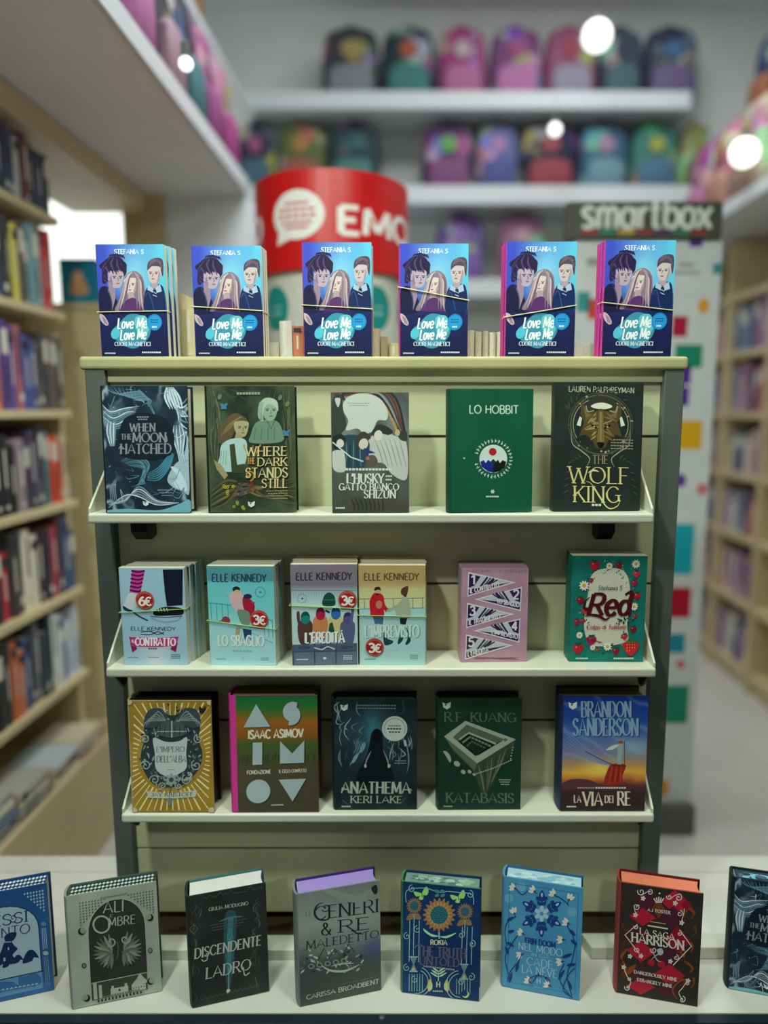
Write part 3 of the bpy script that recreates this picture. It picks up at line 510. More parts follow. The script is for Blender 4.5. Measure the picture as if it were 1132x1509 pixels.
def art_eredita():
    a = Art((115, 195), (475, 197), (130, 735))
    a.bg(lambda u, v: ramp([(0, (138, 126, 142)), (.2, (132, 122, 138)), (.28, (178, 204, 208)), (.4, (198, 226, 228)), (1, (200, 228, 230))], v), 2, 30)  # greyer top stops hold the painted shadow of the shelf above
    a.text('ELLE KENNEDY', 145, 448, 240, 278, (62, 50, 62), .2, .14); a.line([(190, 294), (385, 292)], 6, (90, 78, 92), taper=True)
    [a.line([(130+i*14, 330), (132+i*14, 372)], 1.5, (120, 150, 156)) for i in range(24)]; a.line([(120, 330), (474, 336)], 3, (110, 136, 144)); a.ring(178, 375, 24, 24, 3, (120, 170, 178)); a.ell(180, 375, 6, 5, (60, 110, 120))
    a.smooth([(288, 400), (300, 360), (325, 345), (352, 360), (362, 400), (350, 416), (300, 416)], (22, 82, 66)); a.line([(294, 384), (358, 384)], 7, (40, 120, 90)); a.line([(300, 402), (352, 400)], 6, (14, 60, 50))
    for (hx, hy, hc, bc) in ((197, 478, (36, 140, 134), (96, 62, 56)), (280, 458, (190, 30, 84), (214, 142, 84)), (364, 456, (48, 116, 190), (222, 206, 140)), (430, 484, (96, 84, 150), (92, 104, 140))):
        a.smooth([(hx-36, hy+24), (hx, hy+10), (hx+34, hy+22), (hx+40, hy+70), (hx+26, hy+140), (hx-26, hy+140), (hx-42, hy+70)], bc); a.ell(hx, hy+4, 26, 30, hc); a.smooth([(hx-24, hy-4), (hx-16, hy-28), (hx+10, hy-32), (hx+25, hy-6), (hx, hy-12)], mixc(hc, (10, 20, 30), .45))
    a.smooth([(150, 450), (164, 446), (170, 500), (190, 540), (176, 556), (154, 500)], (96, 62, 66)); a.smooth([(450, 430), (464, 426), (456, 500), (440, 520)], (92, 104, 150)); a.poly([(330, 510), (346, 504), (360, 560), (322, 560)], (30, 84, 64)); a.line([(306, 440), (330, 452)], 10, (30, 50, 70))
    a.poly([(126, 622), (482, 618), (487, 735), (130, 737)], (84, 104, 126))
    for i in range(3): x0 = 136+i*118; a.poly([(x0, 666), (x0+108, 664), (x0+110, 728), (x0+2, 730)], (104, 124, 144)); a.ring(x0+55, 640, 30, 5, 4, (50, 66, 86)); a.line([(x0-6, 626), (x0-4, 732)], 3, (44, 58, 78)); a.line([(x0, 662), (x0+108, 660)], 4, (56, 72, 92))
    a.text("L'EREDITà".replace('à', 'A'), 197, 412, 558, 614, (248, 250, 250), .22, .14, drop=(3, 3, (60, 70, 90))); a.line([(392, 552), (402, 546)], 5, (248, 250, 250)); a.line([(246, 640), (290, 650), (320, 636), (360, 650)], 6, (220, 230, 236), True); a.micro(150, 215, 700, 7, (220, 228, 232), 8); a.ell(305, 698, 9, 7, (220, 228, 232)); [a.micro(408, 458, 684+i*9, 5, (210, 220, 226), 5) for i in range(3)]; return a

def art_imprevisto():
    a = Art((490, 200), (858, 203), (497, 737))
    a.bg(lambda u, v: ramp([(0, (192, 164, 108)), (.18, (190, 162, 106)), (.24, (216, 206, 146)), (.4, (220, 220, 176)), (.44, (178, 222, 222)), (1, (188, 228, 228))], v), 2, 30)  # darker sand at the top carries the upper shelf's painted shadow
    a.text('ELLE KENNEDY', 518, 822, 244, 280, (104, 78, 46), .2, .14); a.line([(560, 296), (770, 294)], 5, (150, 122, 76), taper=True)
    Ln = (70, 96, 96); a.line([(492, 380), (855, 376)], 3, Ln); a.line([(494, 434), (856, 430)], 5, (120, 170, 170)); [a.line([(520+i*54, 378), (522+i*54, 434)], 3, Ln) for i in range(7)]
    a.smooth([(550, 390), (572, 350), (600, 346), (626, 366), (636, 410), (656, 440), (640, 450), (630, 440), (626, 476), (562, 472), (552, 440)], (206, 32, 40)); a.ell(602, 410, 18, 22, (206, 130, 120)); a.ell(594, 338, 17, 19, (222, 170, 140)); a.smooth([(576, 336), (580, 318), (604, 316), (612, 334), (596, 330)], (48, 34, 32)); a.smooth([(580, 350), (606, 352), (594, 362)], (60, 40, 34))
    a.poly([(568, 476), (628, 478), (624, 520), (600, 514), (580, 516)], (74, 116, 150)); a.smooth([(628, 566), (646, 560), (650, 594), (680, 606), (676, 622), (634, 628)], (28, 74, 72))
    a.smooth([(722, 392), (742, 366), (764, 372), (776, 420), (774, 480), (706, 478), (690, 440), (650, 452), (646, 440), (690, 418)], (178, 186, 158)); a.ell(742, 346, 14, 18, (196, 142, 110)); a.smooth([(724, 350), (728, 326), (760, 312), (764, 330), (752, 370), (736, 362)], (94, 62, 44)); a.poly([(718, 484), (760, 484), (752, 520), (722, 516)], (26, 44, 52))
    a.smooth([(722, 570), (736, 566), (738, 600), (716, 624), (708, 616)], (26, 70, 70)); a.smooth([(756, 530), (776, 580), (780, 610), (758, 630), (752, 620), (764, 590)], (26, 70, 70))
    a.text("L'IMPREVISTO", 527, 830, 526, 590, (126, 170, 166), .2, .12); a.text("L'IMPREVISTO", 523, 826, 523, 587, (222, 242, 236), .15, .09)
    a.micro(640, 716, 655, 7, (180, 214, 212), 5); a.micro(524, 586, 704, 5, (60, 130, 150), 8); [a.micro(778, 824, 684+i*9, 5, (110, 160, 170), 5) for i in range(3)]; return a

def art_pennant():
    a = Art((112, 186), (432, 180), (124, 615)); Pk = (204, 158, 178)
    a.bg(lambda u, v: mixc(Pk, (176, 128, 152), .35+fbm(u*3, v*4)), 12, 16)
    for i in range(30): x = rr(150, 420); a.line([(x, 200), (x+6, 186+rr(0, 8))], 1.5, (150, 100, 126)); a.line([(rr(180, 420), 600), (rr(180, 420), 590)], 1.5, (150, 100, 126))
    V, Wt = (52, 26, 74), (232, 226, 236)
    rows = [(1, 200, 245, 312, '1', 'IL CONTRATTO', V), (0, 264, 324, 376, '2', 'LO SBAGLIO', (60, 30, 84)), (1, 340, 390, 457, '3', 'IL TRADIMENTO', V), (0, 408, 468, 522, '4', "L'IMPREVISTO", V), (1, 484, 534, 602, '5', "L'EREDITA", (70, 48, 72))]
    for (lf, y0, ym, y1, n, t, c) in rows:
        xa, xb = (142, 374) if lf else (404, 176); q = (lambda x: x) if lf else (lambda x: x)
        k = 1 if lf else -1
        a.poly([(xa, y0), (xb, ym), (xa, y1)], Wt); a.poly([(xa+5*k, y0+8), (xb-22*k, ym-1), (xa+5*k, y1-8)], (202, 206, 214))
        a.poly([(xa+5*k, y0+8), (xa+60*k, y0+20), (xa+32*k, y0+62), (xa+5*k, y0+72)], c)
        for i in range(4): x = xa+k*(80+i*16); a.line([(x+k*14, y0+22+i*4), (x-k*22, y0+70-i*5)], (9, 5, 12, 6)[i], c)
        a.poly([(xb-24*k, ym), (xa+5*k, y0+ (y1-y0)*.70), (xa+5*k, y1-7)], c)
        a.text(n, xa+(14 if lf else -40), xa+(40 if lf else -14), y0+16, y0+56, Wt, .22, .18)
        sl = (ym-y1)/(xb-xa)*.8
        if lf: a.text(t, xa+12, xa+len(t)*12.5, y1-36, y1-15, Wt, .22, .16, slope=sl)
        else: x0 = xa-len(t)*11.5; a.text(t, x0, xa-10, y1-36+sl*(x0-xa), y1-16+sl*(x0-xa), Wt, .22, .16, slope=sl)
    return a

def art_red():
    a = Art((625, 122), (980, 125), (625, 612))
    a.bg(lambda u, v: mixc((18, 112, 100), (30, 132, 118), .5+fbm(u*6, v*6)), 20, 26)
    for i in range(150):
        t = rr(0, 2*PI); r = rr(.8, 1.1); x, y = 800+118*r*math.cos(t), 360+200*r*math.sin(t); a.leaf(x, y, x+rr(-11, 11), y+rr(-11, 11), 5, [(20, 66, 58), (120, 160, 140), (8, 84, 76), (180, 196, 176)][i % 4])
    a.smooth([(722, 205), (800, 178), (878, 200), (905, 300), (896, 440), (900, 515), (800, 538), (722, 528), (690, 440), (704, 300)], (222, 220, 196))
    for i in range(70): t = rr(0, 2*PI); x, y = 800+104*math.cos(t), 360+178*math.sin(t); a.leaf(x, y, x+rr(-13, 13), y+rr(-13, 13), 5, [(24, 96, 84), (90, 130, 110), (236, 236, 220)][i % 3])
    for i, (x, y, r) in enumerate(((730, 165, 26), (845, 165, 18), (930, 205, 19), (922, 246, 18), (937, 305, 20), (668, 325, 20), (693, 375, 18), (655, 425, 17), (684, 420, 12), (926, 460, 18), (886, 495, 18), (728, 512, 27), (665, 550, 28), (847, 562, 20), (760, 556, 9), (716, 235, 12), (932, 398, 12))):
        c = [(196, 30, 50), (150, 20, 44), (214, 50, 66), (176, 30, 84)][i % 4]; a.smooth([(x, y+r*.9), (x-r*.9, y-.1*r), (x-r*.6, y-r*.7), (x, y-r*.4), (x+r*.6, y-r*.7), (x+r*.9, y-.1*r)], c); a.ell(x-r*.3, y-r*.25, r*.2, r*.16, (236, 130, 130), n=8); [a.leaf(x, y-r*.5, x+dx*r, y-r*1.0, r*.35, (24, 84, 60)) for dx in (-.5, .1, .6)]
    for (x, y, r) in ((925, 160, 21), (684, 258, 25), (925, 355, 20), (670, 487, 17), (800, 168, 17), (806, 541, 21), (735, 545, 14), (775, 190, 10)): a.flower(x, y, r, 10, (240, 240, 230), (222, 180, 60), .36, .42)
    a.smooth([(918, 585), (884, 550), (882, 526), (918, 516), (954, 526), (952, 552)], (214, 40, 48)); [a.ell(900+(i % 4)*12, 532+(i//4)*14, 2, 3, (240, 200, 110), n=6) for i in range(10)]; [a.leaf(918, 522, 918+dx, 505+abs(dx)*.3, 9, (60, 120, 60)) for dx in (-26, -12, 0, 12, 26)]
    a.line([(700, 500), (780, 522)], 4, (150, 30, 50)); [a.ell(rr(840, 910), rr(408, 436), rr(3, 6), rr(3, 6), (30, 60, 54), n=8) for i in range(14)]
    a.text('Stefania S.', 750, 868, 258, 278, (52, 60, 50), .12, .07, slant=.2)
    Rd = (84, 16, 30); a.text('R', 700, 775, 296, 394, Rd, .2, .12, slant=.22); a.text('ed', 785, 905, 290, 394, Rd, .2, .12, slant=.16); a.line([(712, 310), (690, 330), (688, 360), (706, 364), (716, 340)], 12, Rd, True, True); a.line([(690, 398), (720, 392), (760, 398), (790, 414), (812, 402)], 13, Rd, True, True); a.line([(880, 300), (905, 284), (918, 290)], 9, Rd, True)
    a.text('Colpo di fulmine', 702, 888, 438, 458, (188, 52, 60), .15, .09, slant=.18); a.micro(656, 716, 592, 7, (200, 220, 210), 7); a.micro(838, 935, 592, 8, (210, 226, 216), 10); return a

def art_impero():
    a = Art((118, 142), (525, 145), (155, 690)); Gd = (172, 136, 48)
    a.bg(lambda u, v: mixc((150, 118, 40), (190, 154, 62), .5+fbm(u*3, v*3)), 16, 20)
    for k in range(54):
        t = 2*PI*k/54; c, s_ = math.cos(t), math.sin(t); r0 = 172; R = min(195/abs(c) if abs(c) > .01 else 999, 268/abs(s_) if abs(s_) > .01 else 999)-4
        if R > r0+8: a.line([(338+c*r0, 418+s_*r0), (338+c*R, 418+s_*R)], 5 if k % 3 else 8, (244, 230, 164))
    a.smooth([(250, 185), (338, 215), (425, 180), (476, 260), (470, 330), (492, 400), (480, 470), (420, 545), (338, 570), (250, 550), (196, 470), (186, 400), (205, 320), (196, 255)], (50, 64, 68))
    for i in range(170):
        t = rr(0, 2*PI); r = rr(.62, 1.02); x, y = 338+146*r*math.cos(t), 385+205*r*math.sin(t); a.leaf(x, y, x+rr(-22, 22), y+rr(-26, 26), rr(5, 12), [(106, 124, 124), (34, 46, 50), (146, 160, 156), (72, 90, 94), (176, 186, 178)][i % 5])
    for s_ in (-1, 1):
        for (dx, dy, r) in ((60, -205, 24), (96, -160, 28), (132, -70, 24), (126, 60, 28), (80, 130, 26), (40, 160, 18)): a.spiral(338+s_*dx, 400+dy, r, 1.6, 5, (170, 182, 176), 30, s_)
        a.smooth([(338+s_*25, 230), (338+s_*60, 180), (338+s_*120, 190), (338+s_*140, 260), (338+s_*90, 275)], (64, 80, 84)); [a.line([(338+s_*30, 240), (338+s_*(70+i*14), 195+i*12), (338+s_*(100+i*10), 235+i*12)], 6, (140, 154, 150), True, True) for i in range(5)]
    a.smooth([(262, 300), (290, 250), (330, 240), (385, 252), (412, 300), (338, 322)], (80, 96, 98)); a.line([(265, 292), (410, 292)], 5, (176, 190, 186)); a.line([(336, 240), (338, 322)], 5, (190, 200, 194)); [a.line([(280+i*24, 262), (274+i*26, 312)], 3, (40, 52, 56)) for i in range(6)]
    a.smooth([(246, 324), (300, 340), (340, 344), (380, 338), (414, 322), (412, 400), (416, 470), (380, 500), (340, 522), (290, 500), (262, 470), (256, 400)], (196, 208, 206))
    T = (118, 132, 134); a.text("L'IMPERO", 264, 403, 366, 392, T, .16, .07, True); a.text("DELL'ALBA", 266, 412, 412, 443, T, .16, .07, True); a.micro(318, 360, 478, 4, T, 5)
    a.flower(342, 530, 34, 8, (150, 164, 160), (60, 76, 80)); a.poly([(218, 584), (340, 598), (474, 582), (466, 616), (340, 624), (230, 618)], (200, 204, 186)); a.text('JAY KRISTOFF', 244, 452, 594, 612, (84, 88, 78), .17, .08, True)
    a.smooth([(325, 622), (350, 622), (346, 650), (338, 664), (330, 650)], (120, 134, 132)); a.smooth([(470, 170), (486, 182), (500, 168), (500, 190), (484, 204), (470, 196)], (36, 40, 40)); a.ell(317, 160, 6, 5, (80, 66, 30))
    for (x, y) in ((122, 146), (521, 150), (160, 684), (548, 684)): a.ell(x, y, 16, 16, (220, 204, 150), n=14)
    return a

def art_asimov():
    a = Art((623, 117), (1060, 130), (643, 690))
    a.bg(lambda u, v: mixc(ramp([(0, (36, 112, 62)), (.1, (44, 124, 60)), (.17, (120, 110, 40)), (.22, (176, 104, 34)), (.34, (150, 96, 34)), (.42, (76, 102, 48)), (.55, (84, 86, 54)), (.68, (88, 80, 58)), (1, (80, 74, 54))], v+.04*fbm(u*3, v*9)), (40, 100, 60), max(0, .35-abs(u-.5))*.2), 16, 60)
    a.poly([(620, 110), (651, 112), (669, 695), (640, 695)], (222, 66, 156))
    for i in range(40): x = rr(670, 1055); a.line([(x, rr(430, 470)), (x, rr(400, 425))], rr(2, 6), (62, 70, 44))
    L_ = (180, 200, 202); D = (40, 60, 44)
    def shp(fn): fn(5, 4, D); fn(0, 0, L_)
    shp(lambda x, y, c: a.poly([(755+x, 163+y), (692+x, 275+y), (827+x, 275+y)], c))
    shp(lambda x, y, c: (a.ell(938+x, 205+y, 48, 48, c, a0=80, a1=300), a.ell(930+x, 224+y, 48, 48, c, a0=-80, a1=105)))
    shp(lambda x, y, c: a.poly([(740+x, 350+y), (788+x, 350+y), (788+x, 460+y), (740+x, 460+y)], c))
    shp(lambda x, y, c: a.raw([[(878+x, 347+y), (940+x, 410+y), (940+x, 458+y), (878+x, 458+y)], [(940+x, 410+y), (1000+x, 347+y), (1000+x, 458+y), (940+x, 458+y)]], c))
    shp(lambda x, y, c: a.ell(770+x, 592+y, 61, 59, c, n=36)); shp(lambda x, y, c: a.poly([(873+x, 537+y), (1012+x, 537+y), (945+x, 648+y)], c))
    a.text('ISAAC ASIMOV', 717, 993, 290, 331, (240, 234, 206), .2, .15); a.text('FONDAZIONE', 712, 832, 487, 505, (226, 220, 196), .2, .15); a.text('IL CICLO COMPLETO', 875, 1012, 488, 504, (220, 214, 192), .18, .13); a.micro(836, 900, 660, 6, (210, 206, 186), 6); return a

def art_anathema():
    a = Art((103, 135), (513, 130), (115, 675))
    a.bg(lambda u, v: mixc(mixc((22, 36, 40), (40, 62, 66), .5+fbm(u*4, v*4)), (70, 130, 150), math.exp(-((u-.42)**2/.05+(v-.3)**2/.05))*(.75+fbm(u*5, v*3))), 40, 54)
    Br = [(104, 134, 140), (52, 78, 84), (150, 176, 178)]
    for i in range(46):
        s_ = -1 if i % 2 else 1; x, y = 308+s_*rr(60, 190), rr(190, 480); a.line([(x, y), (x+s_*rr(0, 26), y-rr(10, 40)), (x+rr(-20, 20), y-rr(40, 90))], rr(3, 7), Br[i % 3], True, True)
    a.smooth([(316, 275), (345, 300), (350, 370), (372, 420), (400, 540), (220, 540), (262, 420), (280, 360), (290, 300)], (14, 26, 30)); a.smooth([(300, 300), (316, 276), (336, 300), (330, 340), (306, 340)], (8, 14, 18))
    a.line([(350, 380), (372, 430), (378, 462)], 7, (140, 160, 156), True, True); a.line([(290, 385), (268, 430), (262, 460)], 7, (140, 160, 156), True, True); a.ell(380, 458, 7, 10, (196, 206, 190)); a.ell(262, 458, 6, 10, (196, 206, 190))
    for i in range(5): a.line([(185, 460-i*4), (210, 410+i*6), (250, 380-i*8), (262, 350)], 5, (126, 170, 182), True, True)
    for i in range(4): a.line([(200+i*12, 330), (216+i*10, 370), (200+i*14, 400)], 5, (110, 150, 162), True, True)
    a.line([(440, 300), (470, 370), (478, 440), (470, 490)], 7, (120, 150, 150), True, True); a.line([(455, 330), (462, 360)], 12, (190, 200, 190))
    a.micro(215, 412, 160, 6, (120, 140, 140), 14); a.micro(210, 412, 174, 6, (120, 140, 140), 14); logo(a, 153, 172, 19, (226, 232, 228))
    a.ell(405, 275, 63, 61, (206, 216, 206), n=36); a.ring(405, 275, 52, 50, 5, (160, 176, 170), 150, 390); a.micro(374, 436, 258, 6, (96, 116, 116), 5); a.micro(368, 440, 272, 8, (60, 80, 84), 5); a.micro(376, 436, 288, 7, (60, 80, 84), 4)
    a.micro(412, 466, 430, 4, Br[2], 6); a.micro(408, 468, 442, 4, Br[2], 6)
    T = (196, 202, 186); a.text('ANATHEMA', 144, 488, 538, 593, T, .17, .06, True); a.spiral(152, 576, 12, 1, 4, T); a.spiral(484, 580, 11, 1, 4, T); a.text('KERI LAKE', 190, 447, 608, 641, T, .14, .06, True); a.line([(150, 628), (180, 652)], 4, (90, 110, 108)); a.line([(470, 615), (440, 640)], 3, (90, 110, 108)); a.micro(146, 192, 656, 7, T, 5); return a

def art_katabasis():
    a = Art((640, 135), (1030, 128), (632, 675))
    a.bg(lambda u, v: mixc((22, 54, 42), (34, 68, 54), .5+fbm(u*3, v*3)), 14, 18); T = (92, 118, 98); P1, P2, P3 = (170, 184, 164), (92, 108, 94), (20, 36, 30)
    a.text('R.F. KUANG', 660, 1000, 198, 241, T, .13, .05, True)
    a.poly([(815, 445), (1000, 325), (984, 372), (930, 470), (850, 605), (826, 560), (792, 470)], (66, 78, 64)); [a.line([(820+i*22, 452-i*13), (838+i*14, 520-i*10), (848+i*6, 585-i*8)], rr(4, 9), [(116, 124, 100), (36, 50, 42), (92, 102, 84)][i % 3], True, True) for i in range(8)]
    a.poly([(660, 315), (815, 445), (800, 482), (700, 380)], (100, 114, 98)); a.poly([(760, 238), (1000, 325), (815, 445), (658, 315)], P1); a.poly([(766, 256), (948, 326), (810, 412), (700, 318)], P3)
    a.poly([(766, 256), (948, 326), (900, 348), (772, 292), (724, 338), (700, 318)], P2); a.line([(730, 330), (775, 296), (905, 348)], 9, P1); a.line([(746, 344), (782, 316), (880, 360)], 9, (134, 148, 130)); a.line([(765, 362), (790, 338), (856, 370)], 8, P2); [a.line([(790+i*16, 312+i*7), (780+i*14, 340+i*8)], 4, P3) for i in range(6)]; a.poly([(790, 345), (850, 370), (812, 398), (770, 364)], (30, 50, 42))
    a.poly([(806, 408), (824, 404), (828, 430), (812, 436)], P1); a.poly([(945, 318), (964, 326), (944, 340)], P2)
    a.ell(668, 415, 19, 32, P1, -30, a0=-90, a1=90); [a.ell(x, y, r, r*.8, P1, 40) for x, y, r in ((718, 448, 16), (748, 488, 12), (778, 486, 10), (800, 500, 8))]; [a.ell(812+i*11, 500-i*4.5-abs(i-7)*.6, 5, 3, P1, -20, n=8) for i in range(16)]; [a.ell(975+i*3, 420-i*14, 3, 4, P1, n=8) for i in range(5)]
    a.micro(918, 978, 522, 5, P1, 7); a.micro(924, 972, 533, 5, P1, 6); a.micro(928, 970, 545, 5, P1, 5); a.text('KATABASIS', 664, 990, 592, 639, (96, 122, 102), .15, .06, True); logo(a, 672, 163, 20, (214, 226, 214)); a.micro(652, 696, 656, 6, P1, 5); return a

def art_via():
    a = Art((390, 150), (915, 150), (365, 857))
    def f(u, v):
        q = v+.05*fbm(u*2.5+v*2, v*5); c = ramp([(0, (24, 60, 150)), (.2, (34, 78, 160)), (.36, (86, 112, 172)), (.5, (126, 124, 156)), (.6, (196, 150, 92)), (.66, (232, 182, 70)), (.72, (204, 116, 56)), (.77, (104, 58, 60)), (.84, (66, 44, 50)), (1, (60, 46, 46))], q)
        c = mixc(c, (250, 214, 96), .9*math.exp(-((u-.45)**2/.03+(v-.635)**2/.004))); c = mixc(c, (150, 190, 190), .7*math.exp(-((u-.85)**2/.05+(v-.44)**2/.006)))
        st = max(0, math.sin(30*(v-.45*u)+4*fbm(u*2, v*2)))**5*(.4 if v < .6 else 0); return mixc(c, (150, 180, 214), st)
    a.bg(f, 44, 90)
    for i in range(6): a.line([(366, 330+i*22), (480, 430+i*16), (600, 520+i*8), (690, 575)], 6, (120, 144, 190), True, True)
    a.smooth([(366, 690), (440, 660), (540, 664), (600, 694), (560, 706), (380, 706)], (92, 56, 66)); a.smooth([(640, 694), (660, 600), (690, 566), (770, 572), (752, 640), (742, 690)], (158, 46, 34)); [a.line([(690+i*14, 575), (676+i*16, 640), (665+i*18, 690)], 6, [(196, 76, 46), (104, 28, 28)][i % 2], True, True) for i in range(5)]
    a.line([(764, 426), (766, 576)], 4, (70, 56, 60)); a.ell(740, 434, 18, 12, (156, 72, 44)); a.poly([(722, 440), (756, 440), (748, 520), (744, 570), (718, 566)], (150, 176, 172)); a.smooth([(650, 478), (690, 452), (730, 446), (700, 474), (666, 480)], (206, 210, 206)); a.line([(520, 488), (620, 540), (700, 574)], 5, (70, 60, 84)); a.line([(690, 576), (775, 578)], 7, (96, 34, 30))
    T = (140, 172, 200); D = (4, 3, (22, 40, 90)); a.text('BRANDON', 498, 806, 184, 277, T, .12, .05, True, drop=D); a.text('SANDERSON', 446, 850, 288, 390, T, .12, .05, True, drop=D)
    a.micro(470, 578, 711, 8, (170, 160, 156), 8); a.micro(582, 776, 710, 10, (222, 216, 206), 12)
    C_ = (234, 220, 198); a.text('LA', 447, 490, 762, 806, C_, .13, .06, True); a.text('VIA', 504, 624, 742, 825, C_, .13, .05, True); a.text('DEI', 640, 694, 764, 807, C_, .13, .06, True); a.text('RE', 720, 802, 740, 823, C_, .13, .05, True); logo(a, 445, 205, 27, (232, 238, 240)); a.micro(400, 462, 828, 9, (226, 220, 210), 5); return a

def art_abissi():
    a = Art((-275, 412), (285, 275), (-235, 1095)); B, P, Dk = (34, 80, 140), (164, 190, 204), (22, 50, 88)
    a.bg(lambda u, v: mixc((26, 66, 122), (58, 112, 172), .45+.3*v+fbm(u*2, v*2)*.6), 14, 20); U = lambda u, v: a.pt(u, v)
    arch = [U(.12, .80), U(.12, .38)]+[U(.5-.38*math.cos(PI*i/14), .38-.24*math.sin(PI*i/14)) for i in range(1, 14)]+[U(.88, .38), U(.88, .80)]
    a.poly(arch, P); a.line(arch, 7, Dk)
    for r in range(8):
        for c in range(7-r): [a.poly([U(x, y-.012), U(x+s_*.012, y), U(x, y+.012), U(x-s_*.012, y)], P) for s_ in (1,) for x, y in ((.95-c*.033, .06+r*.03), (.05+c*.033, .06+r*.03))]
    S_ = -.235; a.text('ABISSI', -185, 165, 536, 590+12, Dk, .13, .06, True, slope=S_); a.text('INCANTO', -205, 178, 622, 682, Dk, .11, .06, slope=S_); a.spiral(75, 505, 26, 1.3, 5, Dk)
    a.smooth([(20, 660), (50, 640), (82, 680), (100, 700), (70, 740), (96, 780), (10, 800), (-30, 780), (0, 720)], Dk); a.smooth([(20, 630), (50, 600), (96, 596), (80, 640), (40, 660)], Dk); a.line([(0, 662), (60, 656)], 5, P); a.ell(20, 770, 7, 14, P); a.ell(45, 700, 5, 10, P)
    for x, y, r in ((185, 745, 55), (105, 765, 36), (40, 795, 34), (-40, 800, 50), (-120, 815, 46)): a.smooth([(x-r, y+r*.8), (x-r*.5, y-r*.5), (x+r*.2, y-r*.75), (x+r*.85, y+r*.1), (x+r*.3, y+r*.1), (x, y+r*.55)], Dk)
    a.poly([U(.12, .80), U(.88, .80), U(.88, .96), U(.12, .96)], (96, 146, 190)); a.poly([U(.1, .795), U(.9, .795), U(.9, .805), U(.1, .805)], Dk)
    a.smooth([(-100, 950), (-40, 920), (60, 910), (100, 930), (105, 880), (150, 872), (215, 850), (235, 925), (0, 985), (-100, 1000)], (54, 108, 164)); [a.poly([(x, 968-x*.2), (x+12, 955-x*.2), (x+24, 963-x*.2)], P) for x in range(-160, 230, 26)]
    for s_ in (.915, .935, .955): a.line([U(s_, .40), U(s_, .60)], 4, P); a.line([U(s_, .67), U(s_, .90)], 4, (120, 160, 196))
    a.ell(*U(.935, .64), 18, 14, P); a.ell(*U(.935, .365), 18, 14, (90, 140, 186)); a.ell(*U(.935, .93), 20, 16, (70, 120, 176)); a.micro(-150, 190, 1010, 5, (110, 150, 190), 16, slope=S_*.9); return a

def art_ali():
    a = Art((405, 385), (960, 280), (455, 1085)); Sv, Dk, Lt = (156, 164, 150), (58, 60, 54), (184, 188, 174)
    a.bg(lambda u, v: mixc((148, 156, 144), (196, 204, 190), .5+.6*fbm(u*2, v*2)), 14, 20); U = lambda u, v: a.pt(u, v); S_ = -.19
    arch = [U(.21, .80), U(.22, .36)]+[U(.53-.31*math.cos(PI*i/16), .36-.26*math.sin(PI*i/16)) for i in range(1, 16)]+[U(.84, .36), U(.84, .80)]
    a.poly(arch, Dk); a.line(arch, 5, (40, 42, 38))
    for i in range(60): x, y = U(rr(.24, .82), rr(.3, .72)); a.line([(x, y), (x+rr(-25, 25), y+rr(-18, 18))], 2, (72, 74, 68))
    for r in range(9):
        for c in range(9-r): [a.ell(*U(x, y), 7, 3.4, (98, 106, 96), -40, n=8) for x, y in ((.14+c*.034, .075+r*.024), (.95-c*.034, .075+r*.024))]
    a.text('ALI', 632, 758, 412, 482, Lt, .12, .06, slope=-.12); a.text('E', 672, 692, 488, 506, Lt, .14, .08); a.ring(622, 552, 50, 52, 11, Lt); a.text('MBRE', 662, 832, 512, 566, Lt, .12, .06, slope=-.14)
    for s_ in (-1, 1):
        cx, cy = (690, 735) if s_ < 0 else (762, 718)
        for i in range(13): t = math.radians(100+i*14); R = 135-i*3 if i < 9 else 105; a.leaf(cx, cy, cx+s_*-math.cos(t)*R*-1 if False else cx+(-s_)*math.cos(t)*R*(1), cy+(-math.sin(t)*R*.95), 22, [(122, 126, 116), (150, 154, 142), (100, 104, 96)][i % 3]) if 100+i*14 < 290 else None
        a.spiral(cx-s_*-4+s_*4, cy-75, 34, 1.2, 9, (166, 170, 156), 60, -s_)
        for i in range(5): a.ell(cx+s_*i*7, cy+10-i*3, 12, 9, (108, 112, 104), 20)
    a.line([(720, 660), (728, 700), (722, 770)], 8, (92, 96, 88), True)
    a.poly([U(.21, .80), U(.84, .80), U(.84, .955), U(.21, .955)], (70, 72, 64)); a.line([U(.21, .80), U(.84, .80)], 5, Lt)
    for (u0, u1, v0) in ((.23, .27, .80), (.29, .325, .83), (.42, .62, .885), (.43, .46, .86), (.58, .61, .86), (.66, .82, .90)): a.poly([U(u0, v0), U(u1, v0), U(u1, .95), U(u0, .95)], Lt)
    a.smooth([U(.66, .90), U(.72, .84), U(.76, .80), U(.80, .84), U(.84, .89)], Lt); a.ell(*U(.52, .91), 7, 8, Dk); [a.ell(*U(.68+i*.03, .92), 3, 6, Dk, n=8) for i in range(5)]
    a.poly([U(.26, .955), U(.80, .955), U(.80, .985), U(.26, .985)], Sv); [a.poly([U(.27+i*.04, .958), U(.29+i*.04, .958), U(.29+i*.04, .982), U(.27+i*.04, .982)], (40, 42, 38)) for i in range(13)]
    for (x, y, o) in ((500, 595, 1), (925, 505, -1), (535, 1015, -1), (935, 915, 1)): a.ell(x, y, 22, 22, (40, 42, 38), n=18); a.ell(x+o*9, y-5, 18, 18, Sv, n=18)
    for (x, y) in ((517, 808), (930, 715)): a.ell(x, y, 15, 16, (60, 62, 56)); a.ell(x, y, 9, 10, Sv); a.ell(x, y, 4, 4, Dk, n=8)
    a.micro(640, 870, 1005, 9, (112, 118, 106), 14, slope=-.2); a.micro(610, 780, 385, 5, (112, 118, 106), 12, slope=-.2); return a

